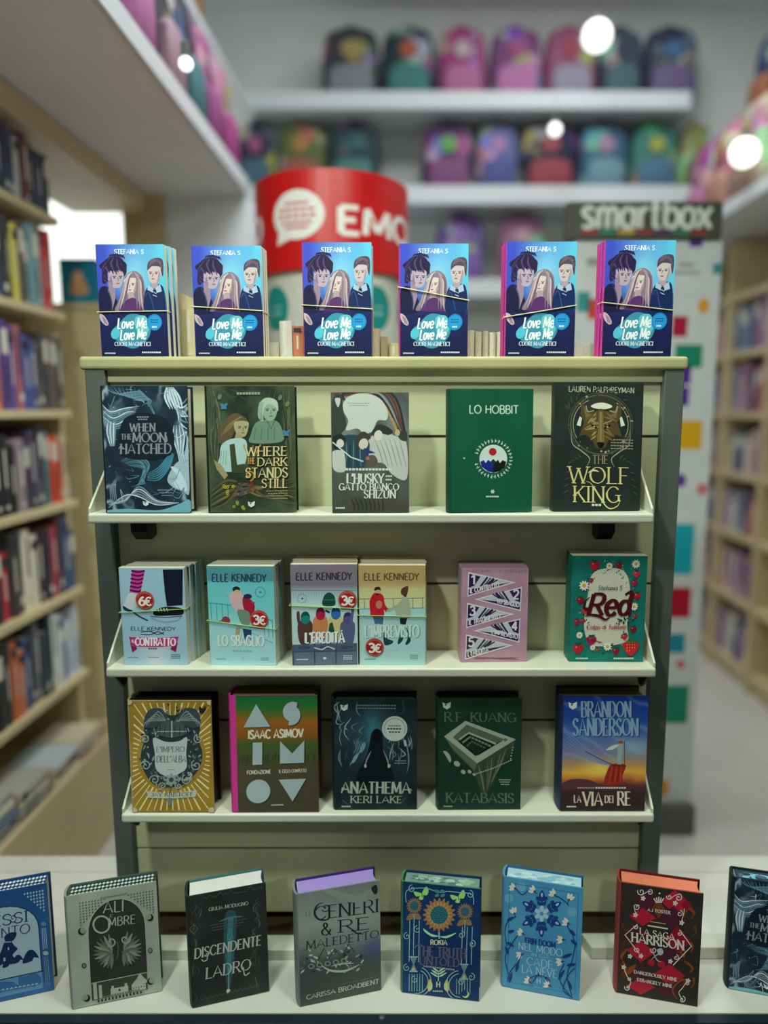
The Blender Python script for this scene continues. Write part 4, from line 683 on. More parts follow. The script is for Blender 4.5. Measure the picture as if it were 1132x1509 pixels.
def art_ladro():
    a = Art((130, 297), (528, 228), (178, 832)); S_ = -.165
    a.bg(lambda u, v: mixc((40, 43, 42), (60, 62, 58), .5+fbm(u*4, v*4)), 16, 22); G1 = (96, 100, 96)
    a.smooth([(320, 400), (350, 360), (384, 395), (380, 560), (372, 690), (356, 760), (340, 690), (324, 560)], (52, 92, 100)); a.poly([(338, 400), (366, 396), (366, 640), (354, 690), (342, 640)], (70, 136, 148)); a.line([(354, 640), (357, 755)], 4, (150, 180, 180)); a.line([(290, 418), (350, 396), (420, 392)], 9, (86, 130, 136), True, True); a.ell(357, 757, 11, 11, (206, 210, 202))
    for i in range(44):
        s_ = i % 2; x = 175+rr(-20, 25) if s_ else 488+rr(-22, 22); y = rr(320, 760)+(0 if s_ else -40); a.line([(x, y), (x+rr(-22, 22), y+22), (x+rr(-18, 18), y+50)], rr(4, 7), [G1, (78, 82, 80), (66, 70, 68)][i % 3], True, True)
    for i in range(12): x = 200+i*26; a.line([(x, 318-(x-130)*.17), (x+14, 305-(x-130)*.17+rr(-8, 14)), (x+30, 316-(x-130)*.17)], 6, (76, 80, 78), True, True); a.line([(x+10, 790-(x-178)*.2), (x+24, 800-(x-178)*.2), (x+40, 782-(x-178)*.2)], 6, (76, 80, 78), True, True)
    T = (196, 202, 196); a.text('GIULIA MODUGNO', 238, 440, 348, 364, T, .15, .07, True, slope=S_*.9)
    for i in range(3): a.micro(246+i*8, 440-i*18, 432+i*12, 4, G1, 12, slope=S_)
    a.text('LA', 338, 372, 476, 502, (96, 156, 164), .14, .07, True); a.text('DISCENDENTE', 174, 518, 546, 593, T, .15, .06, True, slope=-.18); a.line([(236, 566), (240, 596), (222, 606), (210, 596)], 5, T, True); a.text('DEL', 334, 384, 574, 596, (88, 140, 148), .14, .07, True); a.text('LADRO', 236, 468, 640, 693, T, .14, .05, True, slope=-.18); a.line([(430, 640), (440, 680), (465, 668)], 6, T, True); return a

def art_ceneri():
    a = Art((680, 285), (1060, 212), (690, 822)); Dk = (34, 42, 50)
    a.bg(lambda u, v: mixc(ramp([(0, (136, 144, 140)), (.3, (166, 172, 168)), (.5, (140, 146, 142)), (.65, (84, 90, 88)), (1, (84, 90, 86))], v+.1*fbm(u*3, v*3)), (92, 92, 150), .8*math.exp(-((u-.92)**2/.03+(v-.6)**2/.008))), 24, 44)
    a.text('LE', 718, 742, 368, 388, (112, 118, 118), .14, .07, True); a.text('CENERI', 756, 1054, 345, 406, Dk, .13, .045, True, slope=-.14); a.line([(800, 322), (770, 335), (757, 370), (775, 402), (815, 404), (830, 385)], 9, Dk, True, True); a.spiral(808, 346, 22, 1.3, 5, Dk, 40)
    a.text('&', 788, 832, 420, 478, Dk, .14, .07); a.text('RE', 868, 1010, 408, 466, Dk, .13, .05, True, slope=-.12); a.line([(905, 430), (950, 468), (990, 472)], 7, Dk, True, True); a.text('MALEDETTO', 718, 1056, 510, 548, (50, 58, 64), .13, .06, True, slope=-.17)
    a.smooth([(780, 260), (850, 262), (960, 285), (1050, 232), (1020, 300), (930, 320)], (156, 162, 160)); a.smooth([(1020, 250), (1046, 234), (1050, 268), (1036, 280)], (44, 50, 56))
    for i in range(60): x, y = rr(705, 985), rr(545, 660); a.leaf(x, y, x+rr(-26, 26), y+rr(-22, 22), rr(5, 11), [(60, 68, 70), (176, 184, 180), (112, 120, 120), (210, 216, 210)][i % 4])
    a.line([(770, 600), (800, 540), (822, 590), (850, 545), (880, 585), (915, 520), (940, 560)], 7, (70, 78, 82)); a.line([(780, 620), (830, 650), (900, 652), (966, 622)], 11, (204, 212, 208), True, True); a.line([(830, 630), (880, 618), (940, 616)], 7, (210, 216, 212), True, True); [a.ell(740+i*38, 628-i*6, 15, 13, (150, 158, 154)) for i in range(5)]; [a.ell(740+i*38, 628-i*6, 8, 7, (70, 76, 78)) for i in range(5)]
    [a.micro(880, 1050, 716+i*8, 4, (116, 122, 118), 10, slope=-.2) for i in range(1)]; a.text('CARISSA BROADBENT', 718, 1058, 768, 789, (208, 212, 200), .16, .09, True, slope=-.215); return a

def art_sunflower():
    a = Art((112, 237), (515, 275), (115, 797)); L1, Gn, Gd = (152, 204, 196), (176, 240, 138), (158, 124, 84)
    a.bg(lambda u, v: mixc((20, 52, 104), (30, 68, 122), .5+fbm(u*3, v*3)), 10, 14)
    for (x, y, r, n) in ((172, 358, 42, 18), (437, 386, 42, 18)): a.flower(x, y, r, n, Gd, (52, 110, 124), .55, .3); a.leaf(x, y+42, x-40, y+70, 30, Gd); a.leaf(x, y+42, x+36, y+66, 30, Gd); a.line([(x, y+40), (x, y+110)], 4, L1)
    a.flower(303, 403, 86, 20, (176, 132, 84), (36, 100, 118), .55, .3); a.flower(303, 403, 70, 20, (206, 158, 96), (36, 100, 118), .66, .2, .15)
    for i in range(70): r = 46*math.sqrt(i/70); t = i*2.4; a.ell(303+r*math.cos(t), 403+r*math.sin(t), 2.2, 2.2, (96, 184, 190), n=6)
    a.line([(303, 488), (306, 522)], 8, L1); a.smooth([(303, 508), (262, 496), (222, 470), (232, 490), (270, 512)], (190, 240, 200)); a.smooth([(308, 510), (345, 506), (392, 490), (372, 506), (340, 518)], (190, 240, 200))
    for x, y, s_ in ((212, 296, 1), (402, 312, -1)): a.smooth([(x, y), (x-42, y-10), (x-30, y+14), (x-4, y+8)], Gn); a.smooth([(x, y), (x+20, y-34), (x+34, y-18), (x+26, y+8)], Gn); a.smooth([(x-4, y+4), (x-16, y+26), (x+4, y+30), (x+8, y+8)], Gn); a.line([(x-2, y-6), (x+4, y+18)], 4, (60, 120, 90))
    for x in (150, 172, 200): a.line([(x, 430), (x-2, 640)], 4, L1)
    for x in (425, 450, 476): a.line([(x, 460), (x-2, 650)], 4, L1)
    a.line([(130, 340), (134, 280), (220, 268), (270, 280), (300, 290), (340, 285), (400, 290), (470, 300), (480, 350)], 4, L1, True)
    for x, y, d in ((160, 272, 1), (460, 300, -1), (136, 510, 1), (476, 545, -1), (190, 476, 1), (420, 500, -1), (136, 670, 1), (476, 712, -1), (180, 730, 1), (420, 735, -1)): a.spiral(x, y, 20, 1.5, 4, L1, 90, d)
    for x in (290, 320): a.ell(x, 285, 14, 8, (90, 150, 150), 20); a.ell(x, 305, 12, 8, (90, 150, 150), -20)
    a.text('ROKIA', 260, 347, 527, 552, (226, 226, 196), .2, .12); T = (106, 100, 128); a.line([(170, 575), (200, 548), (230, 570)], 6, T, True); a.text('THE TRUTH', 192, 446, 558, 606, T, .17, .08, True, slope=.05); a.text('UNTOLD', 204, 412, 612, 652, T, .17, .08, True, slope=.04); a.micro(224, 390, 656, 8, (170, 160, 170), 14, slope=.1)
    for x, y in ((172, 652), (438, 686)): a.poly([(x-20, y-38), (x+20, y-38), (x+3, y), (x+20, y+36), (x-20, y+36), (x-3, y)], (120, 150, 160)); a.poly([(x-11, y+32), (x+11, y+32), (x, y+10)], (214, 190, 110)); a.line([(x-22, y-38), (x+22, y-38)], 6, L1); a.line([(x-22, y+36), (x+22, y+36)], 6, L1)
    for r in (60, 76): a.ring(190, 740, r, r, 4, L1, -70, 100); a.ring(420, 755, r, r, 4, L1, 90, 260)
    for i in range(6): a.line([(150+i*14, 700), (150+i*14, 790)], 3, L1); a.line([(400+i*14, 720), (400+i*14, 800)], 3, L1)
    for s_ in (-1, 1): [a.leaf(304, 715-i*14, 304+s_*(44-i*6), 690-i*12, 9, (196, 232, 200)) for i in range(3)]; a.smooth([(304+s_*48, 790), (304+s_*30, 760), (304+s_*44, 725), (304+s_*58, 760)], (222, 198, 110)); a.ell(304+s_*40, 762, 10, 20, (196, 226, 170))
    a.line([(304, 690), (304, 735)], 5, (196, 232, 200)); a.text('H', 294, 314, 738, 766, (226, 220, 190), .2, .14); a.micro(276, 330, 782, 8, L1, 5); a.ell(448, 800, 18, 18, Gn); a.ell(442, 794, 16, 16, (24, 58, 110)); return a

def art_snow():
    a = Art((630, 213), (1035, 270), (620, 765)); N_, P, W_ = (28, 66, 138), (150, 204, 230), (232, 228, 216)
    a.bg(lambda u, v: mixc((70, 146, 194), (92, 168, 210), .5+fbm(u*3, v*3)), 10, 14)
    for x, y in ((650, 320), (715, 262), (980, 385)): a.ell(x, y, 24, 22, (112, 180, 216))
    bx = [a.pt(.06, .05), a.pt(.94, .05), a.pt(.94, .95), a.pt(.06, .95), a.pt(.06, .05)]; a.line(bx, 3, (44, 96, 160))
    cx, cy = 823, 395
    for k in range(6):
        t = math.radians(-90+60*k); c, s_ = math.cos(t), math.sin(t); Q = lambda r, o: (cx+c*r-s_*o, cy+s_*r+c*o)
        a.line([Q(12, 0), Q(96, 0)], 7, N_); a.leaf(*Q(8, 0), *Q(44, 0), 22, (176, 214, 234)); a.leaf(*Q(62, 0), *Q(116, 0), 30, N_); a.leaf(*Q(82, 0), *Q(104, 0), 12, (170, 200, 240))
        for o in (-1, 1): a.leaf(*Q(40, 0), *Q(62, o*24), 14, N_); a.leaf(*Q(62, 0), *Q(84, o*30), 16, N_); a.ring(*Q(74, o*20), 9, 9, 4, N_); a.ring(*Q(50, o*14), 8, 8, 3.5, N_)
    def bell(x, y, d, sz=34):
        c, s_ = math.cos(math.radians(d)), math.sin(math.radians(d)); [a.leaf(x, y, x+sz*math.cos(math.radians(d+o)), y+sz*math.sin(math.radians(d+o)), sz*.5, W_) for o in (-34, 0, 34)]; a.ell(x, y, 7, 6, (84, 100, 70), n=10); a.line([(x, y), (x-c*14, y-s_*18)], 4, N_)
    for x, y, d in ((682, 270, 200), (785, 285, 215), (890, 302, 215), (962, 325, 300), (680, 395, 250), (960, 440, 200), (725, 495, 200), (935, 522, 180), (722, 600, 160), (932, 630, 170), (765, 738, 210), (868, 752, 200)): bell(x, y, d)
    for pts in ([(640, 560), (630, 480), (650, 430), (690, 410)], [(650, 700), (632, 620), (660, 560), (700, 500)], [(645, 740), (660, 690), (700, 640), (722, 600)], [(975, 800), (930, 740), (920, 690), (945, 640)], [(985, 800), (960, 700), (985, 620), (1000, 540)], [(1000, 560), (985, 500), (960, 460), (960, 440)], [(690, 275), (720, 300), (750, 280)], [(900, 305), (940, 330), (962, 350)], [(780, 740), (820, 690), (860, 735)], [(990, 810), (940, 770), (970, 690), (1000, 660)]): a.line(pts, 5, N_, True)
    for x0, y0, x1, y1 in ((640, 430, 680, 412), (645, 490, 680, 480), (640, 540, 680, 560), (975, 520, 1010, 545), (930, 610, 985, 590), (955, 650, 1005, 640), (915, 720, 945, 670), (985, 770, 962, 720), (655, 745, 670, 690), (690, 690, 705, 630), (965, 470, 1000, 500), (650, 600, 632, 560)): a.leaf(x0, y0, x1, y1, 16, N_)
    a.text('ERIN DOOM', 738, 896, 514, 540, N_, .2, .12, True, slope=.13); T = (168, 214, 236)
    a.text('NEL MODO', 703, 932, 538, 574, T, .13, .07, slope=.14); a.text('IN CUI', 772, 862, 590, 606, T, .14, .09, slope=.12); a.text('CADE', 748, 884, 612, 650, T, .13, .07, slope=.13); a.text('LA NEVE', 722, 908, 650, 690, T, .13, .07, slope=.13); a.ring(815, 740, 58, 36, 5, N_, 190, 350); a.text('H', 802, 822, 718, 744, T, .2, .14); a.micro(786, 838, 758, 7, (120, 184, 216), 5, slope=.12); return a

def art_saga():
    a = Art((235, 290), (745, 365), (205, 965)); R1, R2, Mr, Br, W_ = (188, 34, 56), (150, 26, 46), (80, 36, 52), (124, 62, 32), (232, 222, 208)
    a.bg(lambda u, v: mixc((46, 42, 40), (58, 53, 50), .5+fbm(u*3, v*3)), 10, 14)
    for i in range(34):
        s_ = -1 if i % 2 else 1; x, y = 465+s_*rr(120, 215), rr(390, 960); a.line([(x, y), (x+s_*rr(10, 40), y-30), (x+s_*rr(-30, 30), y-64), (x+s_*rr(-36, 20), y-40)], rr(8, 15), [Br, (98, 48, 30), (150, 76, 34), (88, 42, 40)][i % 4], True, True)
    def dia(x, y, w_, h, c): a.poly([(x-w_, y-h*.1), (x, y-h), (x+w_, y+h*.1), (x, y+h)], c)
    for x, y, w_, h, c in ((400, 400, 80, 70, Mr), (570, 410, 90, 76, R1), (370, 500, 84, 56, R1), (560, 510, 90, 74, Mr), (470, 450, 40, 60, Br), (330, 620, 90, 90, Mr), (590, 640, 84, 84, R2), (360, 710, 90, 66, R1), (540, 740, 90, 76, Mr), (540, 850, 100, 66, R1), (370, 860, 90, 66, Mr), (360, 925, 92, 52, R1), (530, 945, 80, 52, Mr), (640, 430, 34, 30, R2)): dia(x, y, w_, h, c)
    a.ell(425, 778, 22, 20, R1); a.ell(488, 786, 24, 21, R1); a.smooth([(280, 690), (240, 760), (270, 810), (330, 790), (290, 850), (250, 840), (262, 790), (225, 740)], (150, 78, 36)); a.line([(590, 1000), (560, 940), (620, 880), (670, 900)], 12, (150, 78, 36), True, True)
    a.line([(338, 545), (258, 610), (348, 722)], 6, W_); a.line([(600, 578), (674, 676), (562, 792)], 6, W_); a.line([(402, 552), (528, 572)], 8, W_); a.line([(416, 528), (514, 542)], 5, (220, 160, 110))
    for x, y, r, d in ((360, 348, 24, 1), (415, 352, 18, -1), (535, 380, 18, 1), (592, 385, 24, -1), (335, 440, 20, 1), (600, 480, 20, -1), (330, 560, 16, 1), (600, 600, 16, -1), (335, 700, 18, 1), (580, 745, 18, -1), (275, 935, 20, 1), (620, 1000, 22, -1), (288, 880, 12, 1), (650, 900, 14, -1), (440, 700, 22, 1)): a.spiral(x, y, r, 1.4, 5, W_, 60, d)
    a.line([(360, 370), (400, 348), (415, 335)], 4, W_, True); a.line([(540, 395), (570, 372), (600, 365)], 4, W_, True); a.line([(325, 480), (318, 430), (350, 430)], 4, W_, True); a.line([(612, 525), (625, 480), (628, 450)], 4, W_, True); a.line([(250, 810), (270, 860), (295, 900), (275, 940)], 5, W_, True); a.line([(655, 880), (620, 930), (600, 960), (625, 1010)], 5, W_, True); a.line([(425, 690), (460, 760), (490, 770)], 6, (190, 190, 196), True, True); a.line([(425, 760), (460, 730), (500, 720)], 6, (190, 190, 196), True, True); a.smooth([(460, 700), (490, 690), (500, 720), (476, 732)], (190, 190, 196))
    for x, y in ((373, 388), (572, 418), (325, 488), (613, 535), (360, 738), (545, 768), (250, 808), (655, 884), (290, 740)): a.flower(x, y, 17, 5, W_, (200, 180, 160), .25, .6)
    for i in range(-2, 3): a.line([(470+i*7, 415), (470+i*15, 378+abs(i)*5)], 7, W_); a.ell(475, 358, 6, 6, W_, n=8)
    a.text('A.J. FOSTER', 400, 542, 446, 464, W_, .18, .1, True, slope=.14); a.text('LA SAGA', 352, 568, 566, 602, W_, .17, .07, True, slope=.17); a.text('HARRISON', 300, 628, 594, 648, W_, .17, .07, True, slope=.155); a.text('DANGEROUSLY MINE', 316, 588, 824, 843, W_, .18, .1, True, slope=.17); a.text('STRANGELY MINE', 334, 558, 872, 891, W_, .18, .1, True, slope=.17); return a
# ------------------------------------------------------------------ the setting: shop room and window platform
struct('floor', MB().box(-1.6, 2.3, 1.3, 4.75, -.06, 0, FLOORM))
struct('ceiling', MB().box(-1.6, 2.3, -.6, 4.75, 3.78, 3.84, GREYP))
struct('wall_back', MB().box(-1.6, 2.3, 4.65, 4.75, 0, 3.78, WALLW))
struct('wall_left', MB().box(-1.7, -1.6, 1.3, 4.75, 0, 3.78, WALLW))
struct('wall_right', MB().box(2.3, 2.4, 1.3, 4.75, 0, 3.78, WALLW))
PLAT = .41
PLATM = mat('window_platform_board', (210, 208, 196), .4, vary=.03, scale=4)
pl = MB().box(-1.58, 1.75, 1.052, 1.4155, .36, PLAT, PLATM).box(-1.58, 1.75, 1.4175, 1.472, .36, PLAT, PLATM).box(-1.57, 1.74, 1.07, 1.46, 0, .36, PLATM)
struct('trim_1', pl)
rail = MB().box(-1.58, 1.75, 1.034, 1.0505, .30, PLAT-.001, mat('dark_window_frame', (44, 56, 62), .3, .5)).box(-1.58, 1.75, 1.022, 1.034, .30, PLAT-.006, mat('pale_frame_edge', (128, 132, 142), .35, .6))
bp = at_y(563, 1497, 1.042)
rail.lathe([(.004, PLAT-.004), (.006, PLAT), (.005, PLAT+.003), (.001, PLAT+.004)], mat('bolt_metal', (120, 124, 126), .3, .8), n=14, c=(bp.x, 1.042))
struct('trim_2', rail)

# partition at the far end of the left bookcase, and the wall patch with added glow beyond it
struct('wall_partition', MB().box(-1.22, -1.035, 3.12, 3.3, 0, 2.29, WOOD).box(-1.035, -.70, 3.12, 3.3, 0, 2.29, GREYP))

# ------------------------------------------------------------------ display gondola
GY = 1.25                                             # front of the slatted back panel
g = thing('display_stand', 'pale maple slatted display stand with three white shelves of books and grey uprights', 'display stand', (-.05, 1.3, PLAT))
GO = g.location
def gp(name, mb, **k):                                # a part of the stand, given in world coordinates
    o = mb.build(name, None, **k); o.parent = g; o.matrix_parent_inverse = Matrix.Translation(-Vector(GO)); return o
TOPZ = at_y(565, 525, 1.228).z
x0, x1 = at_y(115, 535, 1.228).x, at_y(1016, 535, 1.228).x
gp('top_board', MB().box(x0, x1, 1.228, 1.46, TOPZ-.0225, TOPZ, mat('cream_laminate', (176, 172, 124), .45, vary=.03, scale=8)), bevel=.006, seg=3)
gp('top_rail', MB().box(-.526, .427, 1.2435, 1.262, TOPZ-.042, TOPZ-.0225, MAPLE))
for xa, xb in ((-.560, -.526), (.427, .461)):
    gp('upright', MB().box(xa, xb, 1.232, 1.256, PLAT, TOPZ-.0225, STEEL).box(xa+.002, xb-.002, 1.256, 1.29, PLAT, TOPZ-.0225, STEEL), bevel=.002)
zs = [at_y(565, p, GY).z for p in (1343, 1250, 1061, 860, 643, 560)]
bpn = MB().box(-.5255, .4265, GY+.0035, GY+.03, zs[0], zs[-1]+.02, GROOVE)
for a, b in zip(zs, zs[1:]): bpn.box(-.5255, .4265, GY, GY+.025, a+(.0025 if a > zs[0] else 0), b-.0025, MAPLE)
gp('back_panel', bpn)
gp('rear_panel', MB().box(-.526, .427, 1.40, 1.43, PLAT+.02, TOPZ-.0225, MAPLE))
gp('base_deck', MB().box(-.526, .427, 1.2055, 1.40, PLAT, PLAT+.014, mat('shaded_base_brown', (70, 58, 40), .6)))  # brown painted dark for the shade in the gap below the panel
gp('base_board', MB().box(-.512, at_y(848, 1400, 1.165).x, 1.166, 1.2045, PLAT, PLAT+.021, WHITE), bevel=.002)
SHELF = []
for i, (pl_, pr, py) in enumerate(((128, 965, 757), (155, 968, 985), (178, 965, 1200))):
    L, R = at_y(pl_, py, 1.15), at_y(pr, py, 1.15); z = L.z; SHELF.append(z)
    s = gp('shelf', MB().box(L.x, R.x, 1.15, 1.246, z-.0165, z, WHITE), bevel=.004, seg=3)
    for xe, d in ((L.x, 1), (R.x, -1)):
        xa, xb = sorted((xe+.0005*d, xe+.0045*d))
        f = MB().prism([(1.154, z-.004), (1.247, z-.004), (1.247, z+.070), (1.232, z+.074), (1.154, z+.008)], 'x', xa, xb, WHITE).build('side_flange', None, bevel=.001); f.parent = s
        q = MB(); xk = xe+d*(.048 if i == 0 else .006); t = .028 if i == 0 else .005
        if i == 0: q.prism([(1.205, z-.017), (1.2495, z-.017), (1.2495, z-.052), (1.225, z-.056), (1.205, z-.040)], 'x', min(xk, xk+d*t), max(xk, xk+d*t), BLACK)
        else:
            q.prism([(1.158, z-.017), (1.2115, z-.017), (1.2115, z-.046), (1.196, z-.050)], 'x', min(xk, xk+d*t), max(xk, xk+d*t), BLACK)
            for k in range(5): q.lathe([(.0032, 0), (.0032, .0005)], mat('bracket_hole_edge', (196, 200, 190), .5), n=8) if False else None
            for k in range(4):
                yy = 1.172+k*.011; q.box(xe-d*.0006 if d > 0 else xe, xe if d > 0 else xe+.0006, yy, yy+.005, z-.028-k*.004, z-.020-k*.003, mat('bracket_hole_edge', (196, 200, 190), .5))
            q.box(min(xe+d*.03, xe+d*.075), max(xe+d*.03, xe+d*.075), 1.18, 1.2495, z-.030, z-.017, MAPLE)
        b = q.build('bracket', None); b.parent = s
bl = MB(); xa = at_z(868, 1400, PLAT+.024).x; bl.prism([(xa+.006, 1.168), (1.25, 1.168), (1.25, 1.2045), (xa-.004, 1.2045)], 'z', PLAT+.0005, PLAT+.0245, WHITE)
tag(bl.build('display_riser', bevel=.002), 'low white riser board lying on the window platform behind the red and black book', 'riser')

# ------------------------------------------------------------------ books
def shade(c, k): return tuple(max(0, min(255, v*k)) for v in c)
def make_book(label, art, W, H, T, spine, back, pages, loc, lean=0., yaw=0., roll=0., hard=True, group=None, top=None, inside=None, name=None):
    r = thing(name or ('hardcover_book' if hard else 'paperback_book'), label, 'book', loc, 0, group)
    r.rotation_euler = (-lean, roll, yaw); bt = .0028 if hard else .0007; ov = .0035 if hard else 0
    inside = inside or spine
    f = MB().box(0, W, .0001, bt, 0, H, PRINT, spine); art.lay(f, W, H); f.build('front_cover', r)
    MB().box(0, W, T-bt, T, 0, H, PRINT, back).build('back_cover', r)
    n = 12; bul = .006 if hard else .0015
    out = [(-bul*math.sin(PI*i/n)-.0002, T*.5-T*.5*math.cos(PI*i/n)) for i in range(n+1)]; inn = [(x*.6+.0016, T*.5+(y-T*.5)*.9) for x, y in out]
    MB().prism(out+inn[::-1], 'z', 0, H, PRINT, spine).build('spine', r)
    pb = MB(); x0_ = .0018 if hard else .0005; e = .0002; y0_, y1_ = bt+e, T-bt-e; zt = H-ov
    fore = [(W-ov-(.003*math.sin(PI*i/8) if hard else 0), y0_+(y1_-y0_)*i/8) for i in range(9)]
    pb.prism([(x0_, y0_)]+fore+[(x0_, y1_)], 'z', ov, zt, PAGES)
    if pages: pb.prism([(x0_, y0_)]+fore+[(x0_, y1_)], 'z', zt, zt+.0003, PRINT, pages); pb.prism([(fore[i][0]+.0001, fore[i][1]) for i in range(9)]+[(fore[i][0]-.0006, fore[i][1]) for i in range(8, -1, -1)], 'z', ov, zt, PRINT, pages)
    if top: top(pb, W-ov, y0_, y1_, zt+.0004)
    pb.build('page_block', r); return r
def place(label, art, BL, BR, topy, T, spine, back=None, pages=None, plane=None, Y=None, lean=2., hard=True, ymin=1.153, deep=None, **k):
    le = math.radians(lean)
    if plane is not None:
        z0 = plane+T*math.sin(le)+.0004
        P, Q = at_z(BL[0], BL[1], z0), at_z(BR[0], BR[1], z0)
        if Y is not None: P, Q = at_y(BL[0], BL[1], Y), at_y(BR[0], BR[1], Y)
        P.z = Q.z = z0
        d = min(P.y, Q.y)
        if d < ymin: P.y += ymin-d; Q.y += ymin-d
        d = max(P.y, Q.y)+(deep or T)*1.02+.003+(.17*math.sin(le) if ymin == 1.153 else 0)-1.2485
        if ymin == 1.153 and d > 0: P.y -= d; Q.y -= d; P.y = max(P.y, 1.152); Q.y = max(Q.y, 1.152)
    W, yaw = math.hypot(Q.x-P.x, Q.y-P.y), math.atan2(Q.y-P.y, Q.x-P.x)
    lo, hi = .05, .4
    for _ in range(40):
        h = (lo+hi)/2; c = P+Matrix.Rotation(yaw, 3, 'Z') @ Vector((0, h*math.sin(le), h*math.cos(le)))
        if proj(c)[1] > topy: lo = h
        else: hi = h
    return make_book(label, art, W, h, T, spine, back or spine, pages, P, le, yaw, hard=hard, **k), W, h
def copies(r, T, labels, dx=(0,), group=None):
    for i, l in enumerate(labels):
        c = dup(r, l, group); m = r.matrix_basis
        c.location = m @ Vector((dx[i % len(dx)], (T+.0004)*(i+1), 0)); c.location.z = r.location.z
    bpy.context.view_layer.update()
def band(r, W, H, T, zl, zr, col, label):
    """thin elastic band around a bundle: from height zl at its left edge to zr at its right edge."""
    e = .0016
    pts = [(-.0035, -e, zl), (W*.5, -e*1.1, (zl+zr)/2), (W+e, -e, zr), (W+e, T+e, zr-.001), (W*.5, T+e, (zl+zr)/2), (-.0035, T+e, zl+.001)]
    mb = MB(); m = r.matrix_basis
    o = mb.tube([tuple(p) for p in pts], .0009, mat(col[0], col[1], .5), n=6, closed=True).build('elastic_band')
    o.matrix_basis = m; tag(o, label, 'elastic band', 'elastic bands around book bundles')
CREAM_BAND = ('cream_rubber', (222, 214, 160)); GREEN_BAND = ('green_rubber', (150, 190, 90))

# top row: six bundles of the blue paperback
GB = 'blue paperbacks on top of the display stand'
PK = (206, 60, 150)
what = ['above the swirly navy hardcover', 'above the forest couple hardcover', 'before the round logo of the red drum', 'before the lettering end of the red drum', 'just before the grey tower sign starts', 'before the end of the grey tower sign']
for i, (bx0, bx1, ty, bz, dxs) in enumerate(((150.5, 249, 360, (.40, .41), (.004, .007)), (289, 389, 362, (.455, .415), (.0008, .0012)), (449, 548.5, 357, (.455, .42), (-.001, .0005)), (590, 689, 359, (.62, .50), (-.0015, -.001)), (744.5, 846, 356, (.345, .45), (-.002, -.003)), (887, 988.6, 354, (.47, .40), (-.002, -.003)))):
    r, W, h = place('front blue paperback of the bundle '+what[i], art_love(), (bx0, 523), (bx1, 523), ty, .0135, (70, 84, 190) if i < 2 else PK, (214, 200, 190), None, plane=TOPZ, Y=1.236, lean=0, hard=False, group=GB, ymin=1)
    copies(r, .0135, [f'{o_} blue paperback in the bundle {what[i]}' for o_ in ('second', 'third')], dxs, GB)
    band(r, W, h, .042, h*bz[0], h*bz[1], CREAM_BAND, 'cream elastic band round the bundle '+what[i])

S1, S2, S3 = SHELF
G1, G2, G3, G4 = 'books on the upper shelf of the display stand', 'books on the middle shelf of the display stand', 'books on the lower shelf of the display stand', 'hardcovers standing on the window platform'
place('dark navy hardcover with swirling silver lines, first on the upper shelf by its open flange', art_moon(), (154.8, 756.5), (279.4, 756.5), 568.5, .030, (22, 34, 48), plane=S1, group=G1)
place('dark green hardcover with a couple in a forest and gold lettering', art_dark(), (308, 756.4), (436, 755.5), 568.5, .032, (24, 34, 26), plane=S1, group=G1)
place('grey paperback with a large white moon and two robed figures', art_husky(), (490, 756.6), (603, 756), 578, .022, (90, 96, 90), plane=S1, hard=False, group=G1)
place('plain green hardcover with a small round mountain emblem', art_green(), (664.8, 755.4), (784, 753.9), 572.7, .034, (12, 74, 54), plane=S1, group=G1)
place('charcoal book with a golden wolf head and thin gold lettering', art_wolf(), (816, 753.2), (943, 752.2), 564, .026, (40, 48, 46), plane=S1, hard=False, group=G1)

def sticker(r, W, h, art, u, v, rad, txt):
    a = sticker_art(txt); mb = MB(); a.lay(mb, rad*2, rad*2); o = mb.build('price_sticker', r)
    o.location = (u*W-rad, -.0017, (1-v)*h-rad); o['label'] = 'round red price sticker'
def stack(label, art, BL, BR, topy, T, n, spine, stick, bnd, what_, pages=None, dx=(0,)):
    r, W, h = place('front copy of the '+label, art, BL, BR, topy, T, spine, plane=S2, deep=n*(T+.0004)+.002, lean=0, hard=False, group=G2, pages=pages)
    if stick: sticker(r, W, h, art, *stick)
    copies(r, T, [f'{("second", "third", "fourth")[i]} copy behind the {label}' for i in range(n-1)], dx, G2)
    if bnd: band(r, W, h, T*n+.001, h*bnd[0], h*bnd[1], GREEN_BAND, 'thin green elastic band around the '+what_)
    return r
stack('pale blue paperback with a striped sock and ice skates', art_contratto(), (185, 978.5), (278.4, 978.5), 837, .0185, 4, (176, 208, 226), (.378, .325, .0155, '6'), (.545, .585), 'paperbacks with the striped sock', dx=(.004, .008, .010))
stack('turquoise paperback with a couple embracing by a railing', art_sbaglio(), (313, 977), (408.4, 978), 834, .0185, 4, (120, 200, 206), (.765, .525, .0155, '3'), (.455, .37), 'turquoise paperbacks', dx=(.001, .003, .002))
stack('mauve paperback with a cheering group seen from behind', art_eredita(), (434.5, 974.8), (529, 974), 832, .0185, 4, (140, 128, 144), (.85, .345, .0155, '3'), (.60, .565), 'mauve paperbacks', dx=(0, -.002, 0))
stack('sand coloured paperback with a man in a red hoodie', art_imprevisto(), (531.7, 975.3), (626.6, 975.6), 833, .0185, 4, (196, 186, 140), (.225, .815, .0155, '3'), (.505, .49), 'sand coloured paperbacks', dx=(.002, 0, .002))
r, W, h = place('pink boxed volume with five purple and white pennants', art_pennant(), (679.8, 976), (776, 974.8), 838, .062, (200, 156, 176), (200, 156, 176), (188, 144, 164), plane=S2, lean=0, hard=False, group=G2)
place('thick green paperback bordered with strawberries, hearts and daisies', art_red(), (838.8, 974.8), (947.5, 975.6), 819, .048, (24, 112, 100), pages=None, plane=S2, lean=0, hard=False, group=G2)

